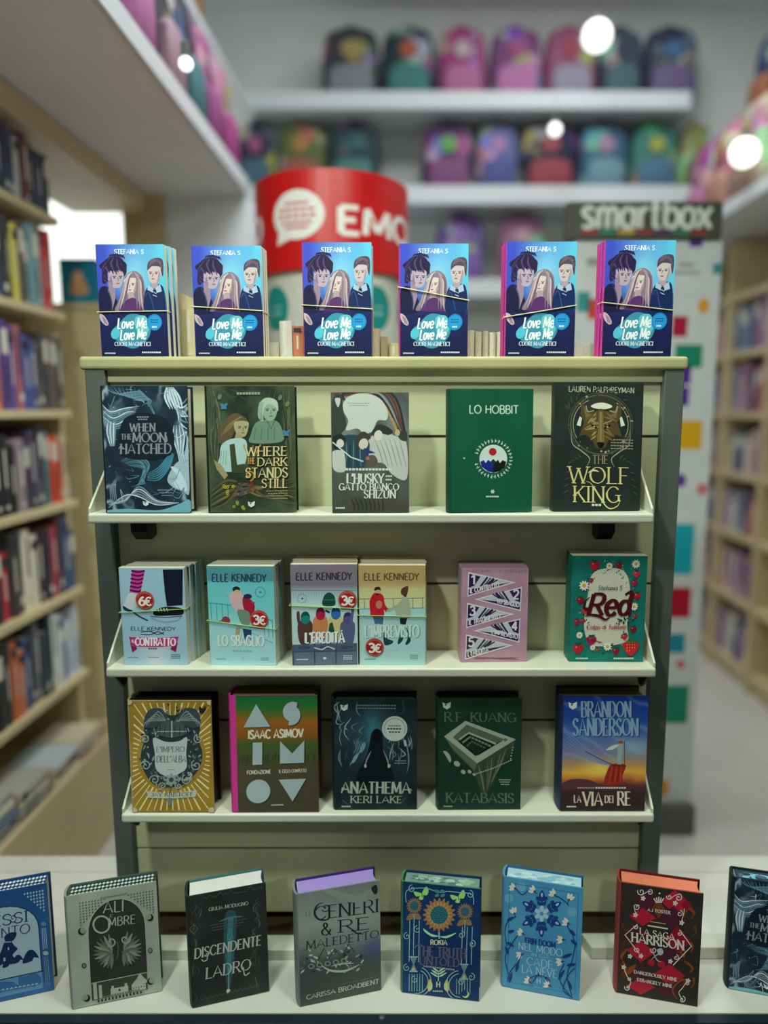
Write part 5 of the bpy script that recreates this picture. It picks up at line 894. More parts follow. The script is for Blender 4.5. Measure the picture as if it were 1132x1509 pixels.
place('gold hardcover with dark ornate oval frame and white shield', art_impero(), (196.6, 1196.4), (316, 1196.4), 1032.6, .046, (190, 180, 150), (44, 22, 18), (40, 24, 20), plane=S3, group=G3, lean=2)
place('brown and green hardcover with large pale geometric letters and pink spine', art_asimov(), (343.7, 1196.4), (470, 1195.7), 1025, .050, (214, 60, 150), (80, 74, 54), (120, 104, 74), plane=S3, group=G3, lean=2)
place('dark teal hardcover with a hooded figure and round white badge', art_anathema(), (494.5, 1192.7), (614.7, 1191.8), 1030.5, .040, (30, 50, 54), (24, 38, 40), (60, 66, 56), plane=S3, group=G3, lean=2)
place('dark green hardcover with a drawing of a tilted square pit', art_katabasis(), (647.7, 1192.7), (767, 1191.8), 1030.5, .042, (30, 62, 50), (28, 54, 44), (44, 40, 30), plane=S3, group=G3, lean=2)
place('blue and orange sunset hardcover with a red robed figure on a rock', art_via(), (827, 1194.4), (950, 1194.4), 1025.8, .055, (40, 50, 80), (40, 30, 30), (110, 96, 60), plane=S3, group=G3, lean=2)

def pat_chevron(c1, c2, n=22):
    def f(pb, W, y0, y1, z):
        pb.face([(0.002, y0, z), (W, y0, z), (W, y1, z), (0.002, y1, z)], PRINT, c1)
        for i in range(n):
            for j in range(3):
                w_ = W/n; d = (y1-y0)/3; xa = .003+i*w_*.97; ya = y0+j*d+d*.1; pb.face([(xa, ya+d*.4, z+.0001), (xa+w_*.45, ya, z+.0001), (xa+w_*.9, ya+d*.4, z+.0001), (xa+w_*.45, ya+d*.8, z+.0001)], PRINT, c2)
    return f
def pat_blobs(c1, c2, n=40, s=.008):
    def f(pb, W, y0, y1, z):
        pb.face([(0.002, y0, z), (W, y0, z), (W, y1, z), (0.002, y1, z)], PRINT, c1)
        for i in range(n):
            x, y, r = rr(.012, W-.012), rr(y0+.007, y1-.007), rr(.4, 1)*s; pb.face([(x+r*math.cos(t*PI/4)*1.3, y+r*math.sin(t*PI/4)*.6, z+.0001+i*.000004) for t in range(8)], PRINT, c2[i % len(c2)])
    return f
F4 = dict(plane=PLAT, group=G4, ymin=1.0565, lean=2)
place('blue hardcover with a pale arch, waves and castle, cut by the picture edge', art_abissi(), (-56, 1491-1), (78.7, 1460), 1321.8+5, .036, (34, 72, 128), (30, 66, 120), top=pat_chevron((34, 60, 100), (214, 224, 232)), **F4)
place('silver grey hardcover with a dark arch and pair of wings', art_ali(), (108.5, 1487), (238.5, 1460), 1321.8, .034, (146, 154, 142), (70, 90, 86), top=pat_chevron((30, 52, 54), (196, 214, 206)), **F4)
place('charcoal hardcover with a glowing teal sword and plain white page edges', art_ladro(), (285, 1485), (397, 1460), 1321.8, .046, (46, 50, 50), (60, 110, 116), (226, 220, 216), **F4)
place('misty grey hardcover with lilac page edges', art_ceneri(), (443, 1483), (562, 1458), 1318, .042, (126, 134, 134), (58, 42, 110), (164, 140, 212), **F4)
place('navy hardcover with a large golden sunflower and green butterflies', art_sunflower(), (593.5, 1462), (706, 1475.5), 1299, .034, (70, 130, 90), (24, 52, 90), top=pat_blobs((120, 150, 140), [(170, 196, 186), (90, 120, 116), (150, 176, 150)]), **F4)
place('sky blue hardcover with a dark blue snowflake and white snowdrops', art_snow(), (741, 1453), (854, 1474), 1292, .036, (84, 150, 190), (40, 96, 140), top=pat_blobs((170, 206, 216), [(196, 222, 228), (140, 184, 204)]), **F4)
place('black and red hardcover with diamonds, white scrolls and salmon page edges', art_saga(), (909, 1462), (1028, 1483), 1300, .040, (156, 62, 58), (90, 20, 24), (226, 128, 96), **F4)
place('dark hardcover with silver swirls on the window platform, cut by the picture edge', art_moon(), (1074, 1456), (1196, 1478), 1293, .034, (24, 36, 46), (24, 36, 46), top=pat_blobs((40, 62, 78), [(70, 100, 116), (120, 190, 206), (30, 44, 58)]), **F4)
# ------------------------------------------------------------------ books standing behind the bundles on the top board
CB = PAINT
def spine_mesh(kind):
    """a shelved book with its spine facing +x: thickness along y 0..1, height 0..1, depth .15 behind the spine"""
    m = MB(); D = .15; n = 6
    prof = [(-D, 0.0)]+[(-.004+.004*math.sin(PI*i/n), i/n) for i in range(n+1)]+[(-D, 1.0)]
    prof += [(-D, .93)]+[(-.006, .93), (-.006, .07), (-D, .07)]
    m.prism(prof, 'z', 0, 1, CB); m.prism([(-D+.004, .08), (-.007, .08), (-.007, .92), (-D+.004, .92)], 'z', .01, .985, PAGES)
    LT, DK = mat('spine_print_pale', (214, 210, 196), .5), mat('spine_print_dark', (44, 44, 52), .5)
    def band(z0, z1, mm, y0=.12, y1=.88): m.face([(.0007, y0, z0), (.0007, y1, z0), (.0007, y1, z1), (.0007, y0, z1)], mm)
    if kind == 0: band(.35, .82, LT, .38, .62); band(.08, .13, LT, .3, .7)
    if kind == 1: band(.80, .93, DK); band(.3, .7, LT, .4, .58)
    if kind == 2: band(.62, .9, LT); band(.1, .5, DK, .42, .6)
    if kind == 3: band(.1, .2, LT, .25, .75); band(.42, .9, DK, .36, .6)
    return m
PROTO = []
def shelf_book(label, loc, t, h, col, rotz=0, group=None, kind=None, tilt=0, d=1, name='book'):
    kind = rnd.randrange(4) if kind is None else kind
    if not PROTO:
        for q in range(4):
            o = spine_mesh(q).build('book'); PROTO.append(o); o['used'] = 0
    o = PROTO[kind]
    if o['used']: o = o.copy(); COL.objects.link(o)
    else: o['used'] = 1
    o.location = loc; o.scale = (d, t, h); o.rotation_euler = (tilt, 0, rotz); o.color = C3(col)+(1,)
    return tag(o, label, 'book', group)
GT = 'pale books standing behind the bundles on the top board'
for i, (a, b, ty, c, wh) in enumerate(((259, 268, 432, (204, 192, 150), 'thin tan book edge beside the first bundle of blue paperbacks'), (268, 287, 456, (216, 204, 160), 'wide tan book edge just before the second bundle'), (391, 411, 505, (208, 206, 190), 'low white book behind the second bundle'), (411, 430, 473, (214, 216, 208), 'tall white book between the second and third bundle'), (431, 446, 480, (196, 120, 90), 'orange and blue book beside the third bundle'),
                                     (549, 560, 484, (212, 206, 176), 'cream book just behind the third bundle'), (561, 572, 496, (216, 210, 170), 'cream book between the third and fourth bundle'), (573, 588, 506, (206, 200, 160), 'low cream book touching the fourth bundle'),
                                     (690, 700, 487, (206, 202, 182), 'first of five pale books after the fourth bundle'), (701, 711, 489, (212, 206, 184), 'second of five pale books after the fourth bundle'), (712, 721, 488, (204, 198, 178), 'middle of five pale books after the fourth bundle'), (722, 732, 490, (208, 204, 186), 'fourth of five pale books after the fourth bundle'), (733, 742, 489, (210, 202, 178), 'last of five pale books, beside the fifth bundle'), (848, 877, 506, (214, 218, 212), 'low white book between the fifth and sixth bundle'))):
    P, Q = at_y(a, ty, 1.30), at_y(b, ty, 1.30)
    shelf_book(wh, (P.x, 1.30, TOPZ+.0003), Q.x-P.x-.0006, P.z-TOPZ, c, -PI/2, GT, 1 if i == 4 else 0, d=.8)
    o = PROTO[0]
# turn them so that their spines look at the front: x axis of the book points to -y; thickness runs along +x

# ------------------------------------------------------------------ left bookcase, its canopy and floor bin
ORD = ['first', 'second', 'third', 'fourth', 'fifth', 'sixth', 'seventh', 'eighth', 'ninth', 'tenth', 'eleventh', 'twelfth', '13th', '14th', '15th', '16th', '17th', '18th', '19th', '20th', '21st', '22nd', '23rd', '24th', '25th', '26th', '27th', '28th', '29th', '30th']
def cname(c):
    r, g_, b = c; mx, mn = max(c), min(c); l = (mx+mn)/2
    if mx-mn < 26: return 'black' if l < 48 else 'dark grey' if l < 100 else 'grey' if l < 165 else 'white'
    pre = 'dark ' if l < 75 else 'pale ' if l > 175 else ''
    import colorsys; h = colorsys.rgb_to_hsv(r/255, g_/255, b/255)[0]*360
    n = 'red' if h < 14 or h > 345 else 'orange' if h < 38 else 'yellow' if h < 66 else 'green' if h < 160 else 'teal' if h < 195 else 'blue' if h < 250 else 'purple' if h < 295 else 'pink'
    return pre+n
LX = -1.10
LZ = [1.987, 1.702, 1.40, 1.111, .822, .536]
bc = thing('bookcase', 'tall beech bookcase filled with books under the grey canopy', 'bookcase', (-1.25, 1.9, 0))
def under(parent, mb, name, **k): o = mb.build(name, None, **k); o.parent = parent; o.matrix_parent_inverse = Matrix.Translation(-Vector(parent.location)); return o
for z in LZ: under(bc, MB().box(-1.42, LX, 1.40, 2.315, z-.024, z, WOOD), 'shelf', bevel=.003)
under(bc, MB().box(-1.44, -1.42, 1.40, 2.33, 0, 2.285, WOOD), 'back_panel'); under(bc, MB().box(-1.42, -1.14, 2.3155, 2.34, 0, 1.64, WOOD), 'end_panel'); under(bc, MB().box(-1.42, LX, 1.375, 1.40, 0, 2.285, WOOD), 'end_panel'); under(bc, MB().box(-1.42, LX-.01, 1.40, 3.11, 2.21, 2.285, WOOD), 'header')
rows = [
 [(96, 150, 148), (200, 176, 180), (70, 76, 90), (58, 62, 72), (74, 78, 92), (196, 196, 190), (60, 66, 92), (52, 58, 86), (66, 74, 104), (176, 178, 184), (110, 60, 66), (66, 74, 96), (72, 80, 102), (60, 64, 84)],
 [(218, 218, 212), (44, 70, 104), (36, 84, 140), (96, 150, 188), (60, 110, 160), (56, 60, 66), (70, 60, 60), (204, 192, 96), (96, 80, 70), (128, 152, 150), (122, 156, 166), (150, 180, 186), (196, 52, 64), (178, 56, 66)],
 [(196, 120, 60), (60, 176, 196), (12, 104, 56), (14, 110, 58), (226, 132, 40), (90, 64, 130), (100, 76, 150), (166, 96, 110), (74, 84, 150), (70, 84, 140), (92, 88, 90), (80, 76, 78), (110, 96, 88), (84, 76, 72)],
 [(236, 200, 60), (226, 160, 156), (36, 36, 40), (30, 30, 34), (38, 36, 40), (32, 32, 38), (150, 130, 140), (84, 76, 96), (72, 62, 84), (96, 88, 108), (70, 60, 76), (84, 124, 130), (206, 70, 40), (190, 84, 56), (200, 180, 150)],
 [(56, 50, 60), (64, 58, 70), (48, 44, 52), (52, 46, 56), (186, 44, 56), (62, 56, 60), (70, 64, 66), (222, 214, 190), (214, 208, 186), (74, 60, 64), (60, 52, 64), (176, 62, 74), (96, 50, 60), (60, 84, 120), (70, 96, 130)],
 [(40, 40, 42), (46, 46, 48), (36, 36, 40), (52, 54, 56), (204, 104, 66), (210, 120, 84), (60, 90, 140), (56, 60, 70), (110, 110, 116), (60, 70, 80), (50, 52, 60), (222, 226, 216), (206, 214, 216), (108, 84, 176), (196, 206, 222), (190, 200, 214)]]
SN = ['topmost', 'second', 'third', 'fourth', 'fifth', 'lowest']
for ri, (z, cols) in enumerate(zip(LZ, rows)):
    y = 2.302; n = 0
    for c in reversed(cols):
        t = rnd.uniform(.028, .044) if c[1] < 100 or ri != 2 else .05; h = rnd.uniform(.185, .245) if ri else rnd.uniform(.17, .20)
        if ri == 2 and c[:2] == (12, 104): h = .25
        y -= t
        if y < 1.65: break
        shelf_book(f'{cname(c)} book, {ORD[n]} from the far end, {SN[ri]} shelf of canopy bookcase', (LX-.012-rnd.uniform(0, .012), y, z+.0003), t-.0008, h, c, 0, f'books on the {SN[ri]} shelf under the canopy'); n += 1
cn = thing('overhead_shelf', 'wide grey white overhead shelf above the tall beech bookcase, carrying school bags', 'shelf', (-1.1, 2, 2.29))
under(cn, MB().box(-1.59, -.705, 1.06, 3.118, 2.291, 2.335, GREYP), 'shelf_board'); under(cn, MB().box(-.705, -.688, 1.06, 3.118, 2.287, 2.347, mat('white_edge_paint', (198, 203, 206), .6)), 'front_edge')
up = thing('overhead_shelf', 'upper white overhead shelf above the school bags, running to the back wall', 'shelf', (-1.2, 3, 2.95))
under(up, MB().box(-1.59, -.885, 1.5, 4.12, 2.952, 2.985, GREYP), 'shelf_board'); under(up, MB().box(-.885, -.87, 1.5, 4.12, 2.948, 2.992, mat('white_edge_paint')), 'front_edge')
bn = thing('floor_bin', 'low beech floor bin of stacked books beside the bookcase', 'bin', (-1.2, 1.9, 0))
under(bn, MB().box(-1.015, -1.0, 1.42, 2.33, 0, .34, WOOD).box(-1.40, -1.015, 2.315, 2.33, 0, .34, WOOD).box(-1.40, -1.015, 1.42, 1.435, 0, .34, WOOD), 'side_panel'); under(bn, MB().box(-1.40, -1.016, 1.436, 2.314, .25, .27, WOOD), 'bottom')
GBN = 'books lying in the floor bin'
k = 0
for (yy, cs) in ((1.60, [(190, 186, 170), (200, 196, 178), (96, 110, 130), (210, 206, 190), (170, 170, 164)]), (1.78, [(206, 202, 184), (196, 200, 196), (214, 208, 190), (180, 176, 160)]), (1.95, [(206, 198, 170), (214, 208, 184), (196, 186, 160), (190, 200, 206)]), (2.12, [(196, 110, 96), (214, 206, 196), (206, 196, 170)])):
    z = .271
    for j, c in enumerate(cs):
        t = rnd.uniform(.022, .034); o = shelf_book(f'{cname(c)} book lying {ORD[j]} from bottom of {("nearest", "second", "third", "furthest")[k]} pile in floor bin'.replace('nearest', 'first').replace('furthest', 'last'), (-1.035-rnd.uniform(0, .02), yy, z), t, .145, c, 0, GBN)
        o.rotation_euler = (PI/2, 0, 0); o.location.y = yy+.145; z += t+.0006
    k += 1
cab = thing('cabinet', 'plain beech cabinet carrying the teal box beyond the bookcase', 'cabinet', (-1.3, 2.8, 0))
cz = at_y(115, 447, 2.56).z
under(cab, MB().box(-1.57, -1.06, 2.56, 3.1, 0, cz-.02, WOOD), 'body'); under(cab, MB().box(-1.575, -1.05, 2.55, 3.11, cz-.02, cz, WOOD), 'top', bevel=.003); [under(cab, MB().box(-1.565+i*.255, -1.32+i*.255, 2.552, 2.559, .08, cz-.04, WOOD), 'door', bevel=.002) for i in range(2)]
P, Q = at_y(90, 446, 2.6), at_y(140, 386, 2.6); w_ = Q.x-P.x; h_ = Q.z-cz
bx = thing('box', 'teal card box with an orange spot standing on the beech cabinet', 'box', (P.x, 2.6, cz+.0005))
a = Art((0, 0), (50, 0), (0, 60)); a.bg((28, 128, 160)); a.smooth([(14, 44), (18, 22), (26, 18), (34, 26), (38, 44)], (206, 150, 110)); a.ell(25, 20, 7, 8, (220, 170, 130))
m = MB().box(0, w_, .0004, .16, 0, h_, PRINT, (28, 120, 150)); a.lay(m, w_, h_); m.build('carton', bx); MB().box(-.001, w_+.001, -.001, .161, h_, h_+.012, PRINT, (22, 100, 130)).build('lid', bx)
lp = thing('glowing_wall_patch', 'bright white wall patch with added glow between the bookcase and the tan pillar', 'glowing wall patch', (-1.59, 3.8, 1.9))
under(lp, MB().box(-1.598, -1.585, 3.16, 4.44, 1.86, 2.62, mat('glowing_wall_white', (235, 238, 232), .6, emit=(232, 240, 232), strength=2.6)), 'glow_face'); under(lp, MB().box(-1.599, -1.580, 3.145, 3.16, 1.85, 2.63, WALLW).box(-1.599, -1.580, 4.44, 4.455, 1.85, 2.63, WALLW), 'frame')  # emission stands in for light falling on the white wall

# ------------------------------------------------------------------ bookcase along the right
rb = thing('bookcase', 'long beech bookcase of pastel books beyond the aisle, behind the gift tower', 'bookcase', (1.8, 3.8, 0))
RX = 1.66; RZ = [.10, .44, .77, 1.08, 1.39, 1.70, 1.99]
for z in RZ: under(rb, MB().box(RX, 2.02, 3.02, 4.5, z-.035, z, WOOD), 'shelf', bevel=.003)
for y in (3.0, 3.38, 3.86, 4.48): under(rb, MB().box(RX-.006, 2.02, y, y+.035, 0, 2.27, WOOD), 'upright')
under(rb, MB().box(2.02, 2.04, 3.0, 4.52, 0, 2.27, WOOD), 'back_panel'); under(rb, MB().box(RX+.02, 2.02, 3.04, 4.48, 0, .065, WOOD), 'plinth')
RP = [(196, 150, 150), (120, 130, 170), (200, 190, 170), (150, 110, 150), (96, 110, 140), (214, 206, 196), (170, 90, 100), (130, 160, 170), (90, 80, 110), (206, 170, 120), (170, 140, 180), (80, 90, 110), (216, 200, 210)]
for ri, z in enumerate(RZ[:-1]):
    y = 3.42; n = 0
    while y < 4.42:
        t = rnd.uniform(.042, .062)
        if y+t > 3.855 and y < 3.90: y = 3.90
        c = rnd.choice(RP)
        if rnd.random() < .93 and y+t < 4.44: shelf_book(f'{cname(c)} book, {ORD[n]} along the {("lowest", "second lowest", "third lowest", "fourth", "fifth", "sixth")[ri]} shelf of aisle bookcase', (RX+.02+rnd.uniform(0, .02), y+t, z+.0003), t-.001, rnd.uniform(.19, .245), c, PI, f'books on shelf {ri+1} of the bookcase beyond the aisle'); n += 1
        y += t
rc = thing('overhead_shelf', 'pale overhead shelf of bags above the bookcase beyond the aisle', 'shelf', (1.9, 3.7, 2.29))
under(rc, MB().box(1.45, 2.29, 2.7, 4.5, 2.29, 2.33, GREYP), 'shelf_board'); under(rc, MB().box(1.435, 1.45, 2.7, 4.5, 2.286, 2.345, mat('white_edge_paint')), 'front_edge')
ru = thing('overhead_shelf', 'higher pale overhead shelf of bags near the back wall corner', 'shelf', (1.9, 3.7, 2.85))
under(ru, MB().box(1.75, 2.29, 2.9, 4.1, 2.85, 2.88, GREYP), 'shelf_board'); under(ru, MB().box(1.735, 1.75, 2.9, 4.1, 2.846, 2.89, mat('white_edge_paint')), 'front_edge')

# ------------------------------------------------------------------ shelves on the back wall
BY = 4.2
def wall_shelf(label, xa, xb, yt, yb):
    P, Q = at_y(xa, yt, BY), at_y(xb, yt, BY); zb = at_y(xb, yb, BY).z
    s = thing('wall_shelf', label, 'shelf', ((P.x+Q.x)/2, 4.4, P.z))
    under(s, MB().box(P.x, Q.x, BY+.02, 4.648, zb+.01, P.z, mat('white_edge_paint')), 'shelf_board'); under(s, MB().box(P.x, Q.x, BY, BY+.0195, zb, P.z+.004, mat('white_edge_paint')), 'front_edge', bevel=.003); return P.z
W1 = wall_shelf('topmost white wall shelf of backpacks under the ceiling', 352, 1020, 135, 160)
W2 = wall_shelf('middle white wall shelf of backpacks, ending behind the grey tower sign', 352, 1020, 274, 300)
W3 = wall_shelf('lowest white wall shelf, behind the blue paperbacks', 352, 1020, 412, 437)
W4 = W3-.52
PN = MB(); PN.box(-1.55, 1.6, 4.60, 4.648, 0, W4, mat('dark_grey_panel', (96, 98, 104), .7)); tag(PN.build('wall_panel'), 'dark grey low panel along the back wall under the shelves', 'panel')

# ------------------------------------------------------------------ backpacks
BAGM = mat('patterned_bag_cloth', rough=.75, vary=.1, scale=30, source='object')
def patterned():
    nt = BAGM.node_tree; N, L = nt.nodes, nt.links; b = N['Principled BSDF']; src = b.inputs['Base Color'].links[0].from_socket
    oi = [n for n in N if n.type == 'OBJECT_INFO'][0]; tc = [n for n in N if n.type == 'TEX_COORD'][0]
    add = N.new('ShaderNodeVectorMath'); add.operation = 'ADD'; sc = N.new('ShaderNodeVectorMath'); sc.operation = 'SCALE'; cb = N.new('ShaderNodeCombineXYZ')
    for i in range(3): L.new(oi.outputs['Random'], cb.inputs[i])
    L.new(cb.outputs[0], sc.inputs[0]); sc.inputs['Scale'].default_value = 40; L.new(tc.outputs['Object'], add.inputs[0]); L.new(sc.outputs[0], add.inputs[1])
    vo = N.new('ShaderNodeTexVoronoi'); vo.inputs['Scale'].default_value = 7; L.new(add.outputs[0], vo.inputs['Vector'])
    hs = N.new('ShaderNodeHueSaturation'); hs.inputs['Saturation'].default_value = .9; hs.inputs['Value'].default_value = .8; L.new(vo.outputs['Color'], hs.inputs['Color'])
    nz = N.new('ShaderNodeTexNoise'); nz.inputs['Scale'].default_value = 6; L.new(add.outputs[0], nz.inputs['Vector'])
    mr = N.new('ShaderNodeMapRange'); mr.inputs[1].default_value = .52; mr.inputs[2].default_value = .62; mr.inputs[3].default_value = 0; mr.inputs[4].default_value = .62; L.new(nz.outputs['Fac'], mr.inputs[0])
    mx = N.new('ShaderNodeMix'); mx.data_type = 'RGBA'; L.new(mr.outputs[0], mx.inputs[0]); L.new(src, mx.inputs[6]); L.new(hs.outputs[0], mx.inputs[7]); L.new(mx.outputs[2], b.inputs['Base Color'])
patterned()
def rrect(cx, cy, w, d, z, n=20, p=3.2):
    out = []
    for i in range(n):
        t = 2*PI*i/n; c, s = math.cos(t), math.sin(t); out.append((cx+w*abs(c)**(2/p)*(1 if c >= 0 else -1), cy+d*abs(s)**(2/p)*(1 if s >= 0 else -1), z))
    return out
def make_bag():
    r = thing('backpack', 'school backpack', 'backpack')
    L = [(0, .92, .90), (.03, 1, 1), (.2, 1.02, 1.02), (.45, 1, 1), (.65, 1.0, .97), (.8, .95, .9), (.9, .88, .82), (.96, .74, .66), (1.0, .4, .4)]
    MB().loft([rrect(0, .09, .15*w, .085*d, .42*z) for z, w, d in L], BAGM).build('body', r, smooth=True)
    Q = [(.02, .9, .7), (.05, 1, 1), (.25, 1, 1), (.38, .95, .95), (.44, .7, .7), (.46, .3, .4)]
    MB().loft([rrect(0, .003, .115*w, .032*d, .42*z) for z, w, d in Q], CLOTH).build('front_pocket', r, smooth=True)
    MB().lathe([(.001, -.002), (.045, -.002), (.05, .002), (.045, .006), (.001, .006)], CLOTH, n=18).build('emblem', r); e = r.children[-1] if False else [c for c in r.children if c.name.startswith('emblem')][0]; e.location = (0, .0035, .28); e.rotation_euler = (PI/2, 0, 0)
    MB().tube([(-.04, .1, .415), (-.035, .1, .44), (0, .1, .45), (.035, .1, .44), (.04, .1, .415)], .008, CLOTH, n=6).build('handle', r)
    for s in (-1, 1): MB().tube([(s*.07, .17, .36), (s*.08, .2, .3), (s*.09, .2, .15), (s*.1, .175, .05)], .012, CLOTH, n=6).build('strap', r)
    return r
bag0 = make_bag(); bag_used = [0]
def bag(label, loc, w, h, c1, c2, c3, rotz=0, group=None, d=1):
    if bag_used[0]: r = dup(bag0, label, group)
    else: r = bag0; r['label'] = label; r['group'] = group; bag_used[0] = 1
    c1, c2, c3 = [mixc(shade(c, .8), (sum(c)/3*.8,)*3, .22) for c in (c1, c2, c3)]
    r.location = loc; r.rotation_euler = (0, 0, rotz); r.scale = (w/.3, d, h/.44)
    for ch in r.children:
        k = ch.name.split('.')[0]; ch.color = C3(c1 if k in ('body', 'strap', 'handle') else c2 if k == 'front_pocket' else c3)+(1,)
def bagrow(rows, ztop, ty, grp):
    for (xa, xb, c1, c2, c3, lb) in rows:
        P, Q = at_y(xa, 200, BY+.08), at_y(xb, 200, BY+.08); bag(lb, ((P.x+Q.x)/2, BY+.10, ztop+.001), (Q.x-P.x), at_y(xa, ty, BY+.1).z-ztop, c1, c2, c3, 0, grp)
bagrow([(474, 560, (66, 72, 80), (150, 156, 162), (206, 176, 90), 'dark grey backpack with a yellow emblem on the topmost wall shelf'), (562, 642, (28, 62, 84), (56, 150, 140), (220, 96, 54), 'dark teal backpack with orange emblem on the topmost wall shelf'), (645, 717, (206, 50, 150), (216, 110, 176), (226, 200, 206), 'bright magenta backpack on the topmost wall shelf'), (722, 800, (150, 70, 150), (220, 120, 196), (210, 80, 150), 'purple pink backpack next to the bright magenta one, topmost shelf'), (803, 880, (190, 80, 130), (170, 160, 190), (210, 70, 100), 'rose backpack with grey pocket under the globe lamp, topmost shelf'), (884, 948, (70, 86, 110), (70, 120, 130), (60, 70, 100), 'slate blue backpack on the topmost wall shelf'), (950, 1030, (52, 58, 96), (120, 100, 160), (60, 130, 196), 'navy backpack with blue emblem at the end of the topmost shelf')], W1, 28, 'backpacks on the topmost wall shelf')
bagrow([(345, 402, (50, 56, 84), (70, 120, 150), (206, 90, 160), 'navy backpack in the corner end of the middle wall shelf'), (404, 478, (110, 128, 60), (196, 96, 74), (216, 150, 60), 'olive and orange backpack above the red drum'), (480, 558, (36, 74, 80), (70, 150, 140), (50, 110, 120), 'dark teal backpack above the end of the red drum'), (622, 700, (96, 50, 120), (150, 70, 140), (110, 210, 90), 'purple backpack with a green emblem on the middle shelf'), (703, 768, (110, 120, 196), (80, 90, 176), (206, 140, 210), 'lilac blue backpack on the middle wall shelf'), (772, 856, (34, 40, 84), (190, 60, 76), (200, 80, 90), 'navy and red backpack by the small globe lamp'), (860, 932, (60, 120, 160), (110, 170, 190), (200, 150, 190), 'light blue backpack on the middle wall shelf'), (936, 1008, (54, 150, 130), (70, 130, 170), (196, 206, 70), 'green backpack with a yellow emblem on the middle shelf'), (1010, 1056, (150, 156, 70), (120, 96, 60), (170, 170, 80), 'yellow green backpack at the end of the middle shelf')], W2, 172, 'backpacks on the middle wall shelf')
bagrow([(645, 718, (116, 70, 176), (136, 90, 200), (150, 110, 210), 'violet backpack on the lowest wall shelf beside the red drum'), (738, 812, (180, 110, 150), (206, 140, 170), (220, 170, 190), 'dusky pink backpack on the lowest wall shelf'), (420, 500, (80, 80, 96), (96, 100, 120), (120, 110, 120), 'grey backpack on the lowest wall shelf behind the drum'), (880, 960, (70, 76, 90), (96, 96, 110), (90, 90, 100), 'dark grey backpack behind the tower sign on the lowest shelf')], W3, 310, 'backpacks on the lowest wall shelf')
GL_ = 'school bags on the overhead shelf above the tall bookcase'
for i, (y, c1, c2, c3, lb) in enumerate(((2.02, (206, 60, 170), (216, 110, 190), (220, 196, 190), 'magenta school bag nearest the window on the overhead shelf'), (2.28, (60, 50, 76), (196, 150, 170), (206, 206, 206), 'dark purple school bag with pale emblem on the overhead shelf'), (2.50, (30, 60, 70), (60, 140, 150), (150, 90, 140), 'dark teal school bag on the overhead shelf'), (2.72, (196, 70, 160), (176, 60, 150), (220, 160, 190), 'deep pink school bag on the overhead shelf'), (2.95, (214, 130, 180), (200, 50, 150), (216, 190, 130), 'pale pink school bag by the end of the overhead shelf'))):
    bag(lb, (-.715, y, 2.348), .205, .40, c1, c2, c3, PI/2, GL_, .9)
for y, c1, c2, lb in ((2.8, (170, 50, 50), (214, 120, 60), 'red school bag on the upper overhead shelf'), (3.15, (130, 60, 80), (190, 140, 60), 'maroon school bag on the upper overhead shelf')): bag(lb, (-.9, y, 2.993), .28, .40, c1, c2, c2, PI/2, 'school bags on the upper overhead shelf')
GR_ = 'bags over the bookcase beyond the aisle'
for i, (y, z, x, c1, c2, c3, lb) in enumerate(((3.35, 2.346, 1.46, (206, 196, 150), (190, 150, 120), (214, 180, 90), 'sand bag beside the globe lamp above the aisle bookcase'), (3.62, 2.346, 1.46, (206, 90, 150), (214, 150, 120), (220, 120, 60), 'pink and orange bag above the aisle bookcase'), (3.9, 2.346, 1.46, (196, 60, 150), (216, 120, 180), (220, 160, 190), 'hot pink bag near the tower sign above the aisle bookcase'), (4.14, 2.346, 1.62, (130, 110, 70), (150, 120, 60), (190, 180, 80), 'olive bag near the back wall above the aisle bookcase'), (3.3, 2.891, 1.76, (196, 130, 150), (200, 180, 190), (206, 110, 60), 'pink bag on the higher overhead shelf'), (3.6, 2.891, 1.76, (206, 110, 60), (170, 90, 110), (190, 60, 60), 'orange bag on the higher overhead shelf'), (3.9, 2.891, 1.76, (40, 56, 120), (200, 110, 60), (60, 80, 150), 'navy blue bag on the higher overhead shelf'))):
    bag(lb, (x, y, z), .26, .42, c1, c2, c3, -PI/2, GR_, .9)

# ------------------------------------------------------------------ round red display tower
DC = at_y(490, 320, 2.2); DR = .222
dt = thing('display_tower', 'round white display tower with a red lettered drum on top', 'display tower', (DC.x, 2.2, 0))
zt, zb = at_y(490, 247, 2.2-DR).z, at_y(490, 395, 2.2-DR).z
RED = mat('red_printed_drum', (204, 16, 20), .4, vary=.03)
def cyl_lay(mb, art, R, zlo, zhi, deg0, deg1):
    def sub(q):
        out = []
        for (a, b) in zip(q, q[1:]+q[:1]):
            k = max(1, int(abs(b[0]-a[0])*40)); out += [(a[0]+(b[0]-a[0])*i/k, a[1]+(b[1]-a[1])*i/k) for i in range(k)]
        return out
    for it in art.items:
        for qi, q in enumerate(it[1]):
            q = sub(q); r = R+.0006+it[3]*6e-5+(qi*3 % 7)*6e-6; P = []
            for u, v in q:
                t = math.radians(deg0+(deg1-deg0)*u); P.append((r*math.sin(t), -r*math.cos(t), zhi+(zlo-zhi)*v))
            mb.face(P, PRINT, it[2])
m = MB().lathe([(DR-.004, zb), (DR, zb), (DR, zt), (DR-.004, zt)], RED, n=72)
a = Art((0, 0), (1800, 0), (0, 780))          # 10 units per degree of the half turn facing the front
W_ = (238, 234, 230)
a.text('O', 175, 345, 300, 500, W_, .24, .2)
a.disc(710, 350, 200, 195, W_); a.poly([(560, 450), (540, 580), (680, 530)], W_)
for i, (w0, yy) in enumerate(((90, 250), (140, 300), (150, 350), (120, 400), (90, 440))): a.micro(710-w0, 710+w0, yy, 22, (206, 60, 60), 5)
a.text('EMOZI', 1000, 1950, 296, 500, W_, .24, .2)
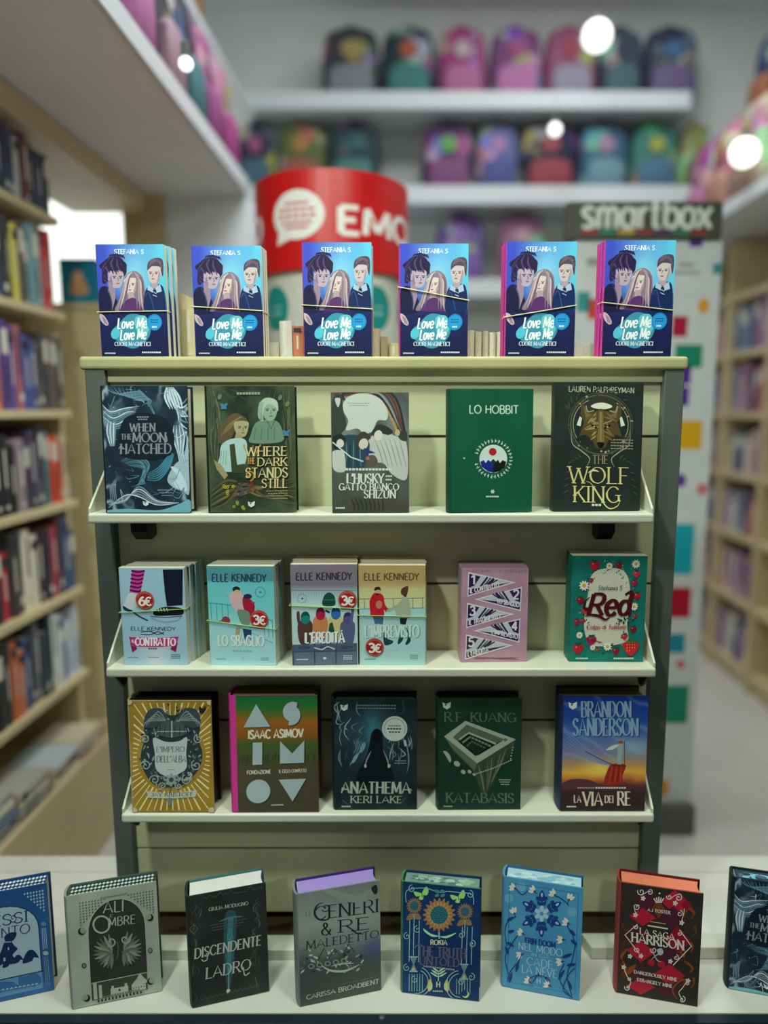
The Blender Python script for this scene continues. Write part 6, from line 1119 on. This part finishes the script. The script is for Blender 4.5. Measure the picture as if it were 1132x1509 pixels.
cyl_lay(m, a, DR, zb, zt, -90, 90)
under(dt, m, 'header_drum', smooth=False)
for v in [c for c in dt.children if c.name.startswith('header')]: v.matrix_parent_inverse = Matrix.Identity(4)
BR_ = .205; bz0 = at_y(490, 395, 2.2-BR_).z
m = MB().lathe([(BR_, .08), (BR_, zb-.0005)], mat('white_tower_card', (206, 206, 196), .5), n=64)
a = Art((0, 0), (1800, 0), (0, 1000)); TL_ = (26, 140, 136); zy = lambda py: (zb-at_y(490, py, 2.2-BR_).z)/(zb-.08)*1000
for cx in (440, 1310, 50, 1750): a.disc(cx, zy(450), 150, (zy(484)-zy(416))/2, TL_); a.micro(cx-70, cx+80, zy(446), 5, (150, 200, 196), 3); a.micro(cx-70, cx+80, zy(456), 5, (150, 200, 196), 3)
cyl_lay(m, a, BR_, .08, zb, -90, 90); o = m.build('body', dt)
MB().lathe([(.24, 0), (.24, .06), (.225, .08), (.0, .08)], mat('tower_base', (92, 90, 84), .5), n=48).build('base', dt)

# ------------------------------------------------------------------ gift box tower with the grey sign
sx0, sx1 = at_y(836, 320, 2.2).x, at_y(1065, 320, 2.2).x; st_, sb_ = at_y(950, 297, 2.2).z, at_y(950, 350, 2.2).z
gt = thing('gift_tower', 'white gift box tower with a dark grey lettered sign and coloured squares', 'display tower', ((sx0+sx1)/2, 2.35, 0))
m = MB().box(sx0, sx1, 2.2, 2.26, sb_, st_, mat('dark_grey_sign', (74, 74, 66), .5))
a = Art((836, 297), (1065, 297), (836, 350)); a.text('smartbox', 858, 1048, 290, 336, (226, 226, 220), .15, .13, gap=.1)
for i, c in enumerate(((150, 50, 50), (40, 130, 110), (190, 160, 60), (150, 50, 60), (70, 50, 90), (40, 130, 110), (150, 50, 50))): a.poly([(858+i*27, 338), (882+i*27, 338), (882+i*27, 345), (858+i*27, 345)], c)
k = MB(); a.lay(k, sx1-sx0, st_-sb_)
m.v, off = m.v, len(m.v)
for (f, c) in zip(k.f, k.c): m.face(None, PRINT, (0, 0, 0), [i+off for i in f]); m.c[-1] = c
m.v += [(x+sx0, y+2.2, z+sb_) for x, y, z in k.v]
under(gt, m, 'sign')
gx0, gx1 = at_y(848, 352, 2.22).x, at_y(1066, 352, 2.22).x
m = MB().box(gx0, gx1, 2.22, 2.55, .10, sb_-.001, mat('white_tower_board', (212, 214, 216), .5)); tt = sb_-.001
def sq(px0, px1, py0, py1, c, rnd_=False):
    P, Q = at_y(px0, py1, 2.22), at_y(px1, py0, 2.22)
    if rnd_: m.face([((P.x+Q.x)/2+(Q.x-P.x)/2*math.cos(t*PI/8), 2.2195, (P.z+Q.z)/2+(Q.z-P.z)/2*math.sin(t*PI/8)) for t in range(16)], PRINT, c)
    else: m.face([(P.x, 2.2195, P.z), (Q.x, 2.2195, P.z), (Q.x, 2.2195, Q.z), (P.x, 2.2195, Q.z)], PRINT, c)
for q in ((1016, 1036, 353, 364, (96, 60, 150)), (1050, 1064, 388, 404, (70, 150, 150)), (1028, 1046, 440, 462, (222, 158, 50), 1), (990, 1014, 466, 496, (176, 30, 60)), (994, 1036, 508, 542, (30, 136, 110)), (1000, 1019, 538, 566, (90, 40, 150)), (998, 1016, 570, 598, (90, 40, 150)), (990, 1036, 620, 662, (222, 168, 28)), (994, 1012, 698, 718, (96, 60, 150), 1), (1026, 1044, 712, 730, (206, 120, 130), 1), (985, 1024, 772, 846, (30, 172, 190)), (980, 1019, 866, 910, (180, 18, 40)), (978, 1010, 934, 962, (30, 140, 160)), (996, 1010, 972, 986, (206, 110, 110), 1), (978, 1016, 1010, 1066, (20, 136, 110)), (972, 986, 1150, 1172, (216, 150, 30)), (865, 885, 380, 392, (150, 156, 156)), (866, 884, 440, 470, (206, 80, 60)), (990, 1032, 400, 404, (150, 150, 150)), (1000, 1022, 388, 393, (150, 150, 150)), (850, 870, 430, 460, (60, 150, 150)), (900, 940, 600, 650, (180, 18, 40)), (856, 884, 700, 735, (96, 60, 150), 1), (910, 950, 800, 850, (30, 136, 110)), (870, 900, 920, 960, (222, 168, 28)), (920, 950, 1020, 1060, (96, 60, 150))): sq(*q)
under(gt, m, 'column')
under(gt, MB().box(gx0-.005, gx1+.01, 2.19, 2.60, 0, .10, mat('tower_base'), ), 'base', bevel=.006)

# ------------------------------------------------------------------ globe lamps
GLOBE = mat('opal_globe', (240, 240, 234), .3, emit=(250, 250, 244), strength=3.2)
for (px, py, Y, rp, lb) in ((880, 53, 3.75, 19, 'large white globe lamp hanging before the rose backpack'), (818, 191, 3.85, 8, 'small white globe lamp hanging before the navy and red backpack'), (1097, 225, 3.2, 19, 'white globe lamp hanging beside the sand bag'), (274, 94, 1.95, 9, 'tiny white globe lamp hanging before the magenta bags')):
    p = at_y(px, py, Y); r = rp*Y/1050
    t = thing('globe_lamp', lb, 'lamp', p, 0, 'globe lamps'); 
    MB().lathe([(max(.0005, r*math.sin(PI*i/14)), -r*math.cos(PI*i/14)) for i in range(15)], GLOBE, n=24).build('globe', t, smooth=True)
    MB().lathe([(.012, r*.97), (.012, r+.03), (.003, r+.04)], STEEL, n=12).build('socket', t); MB().tube([(0, 0, r+.03), (0, 0, 3.775-p.z)], .0008, STEEL, n=6).build('cord', t)
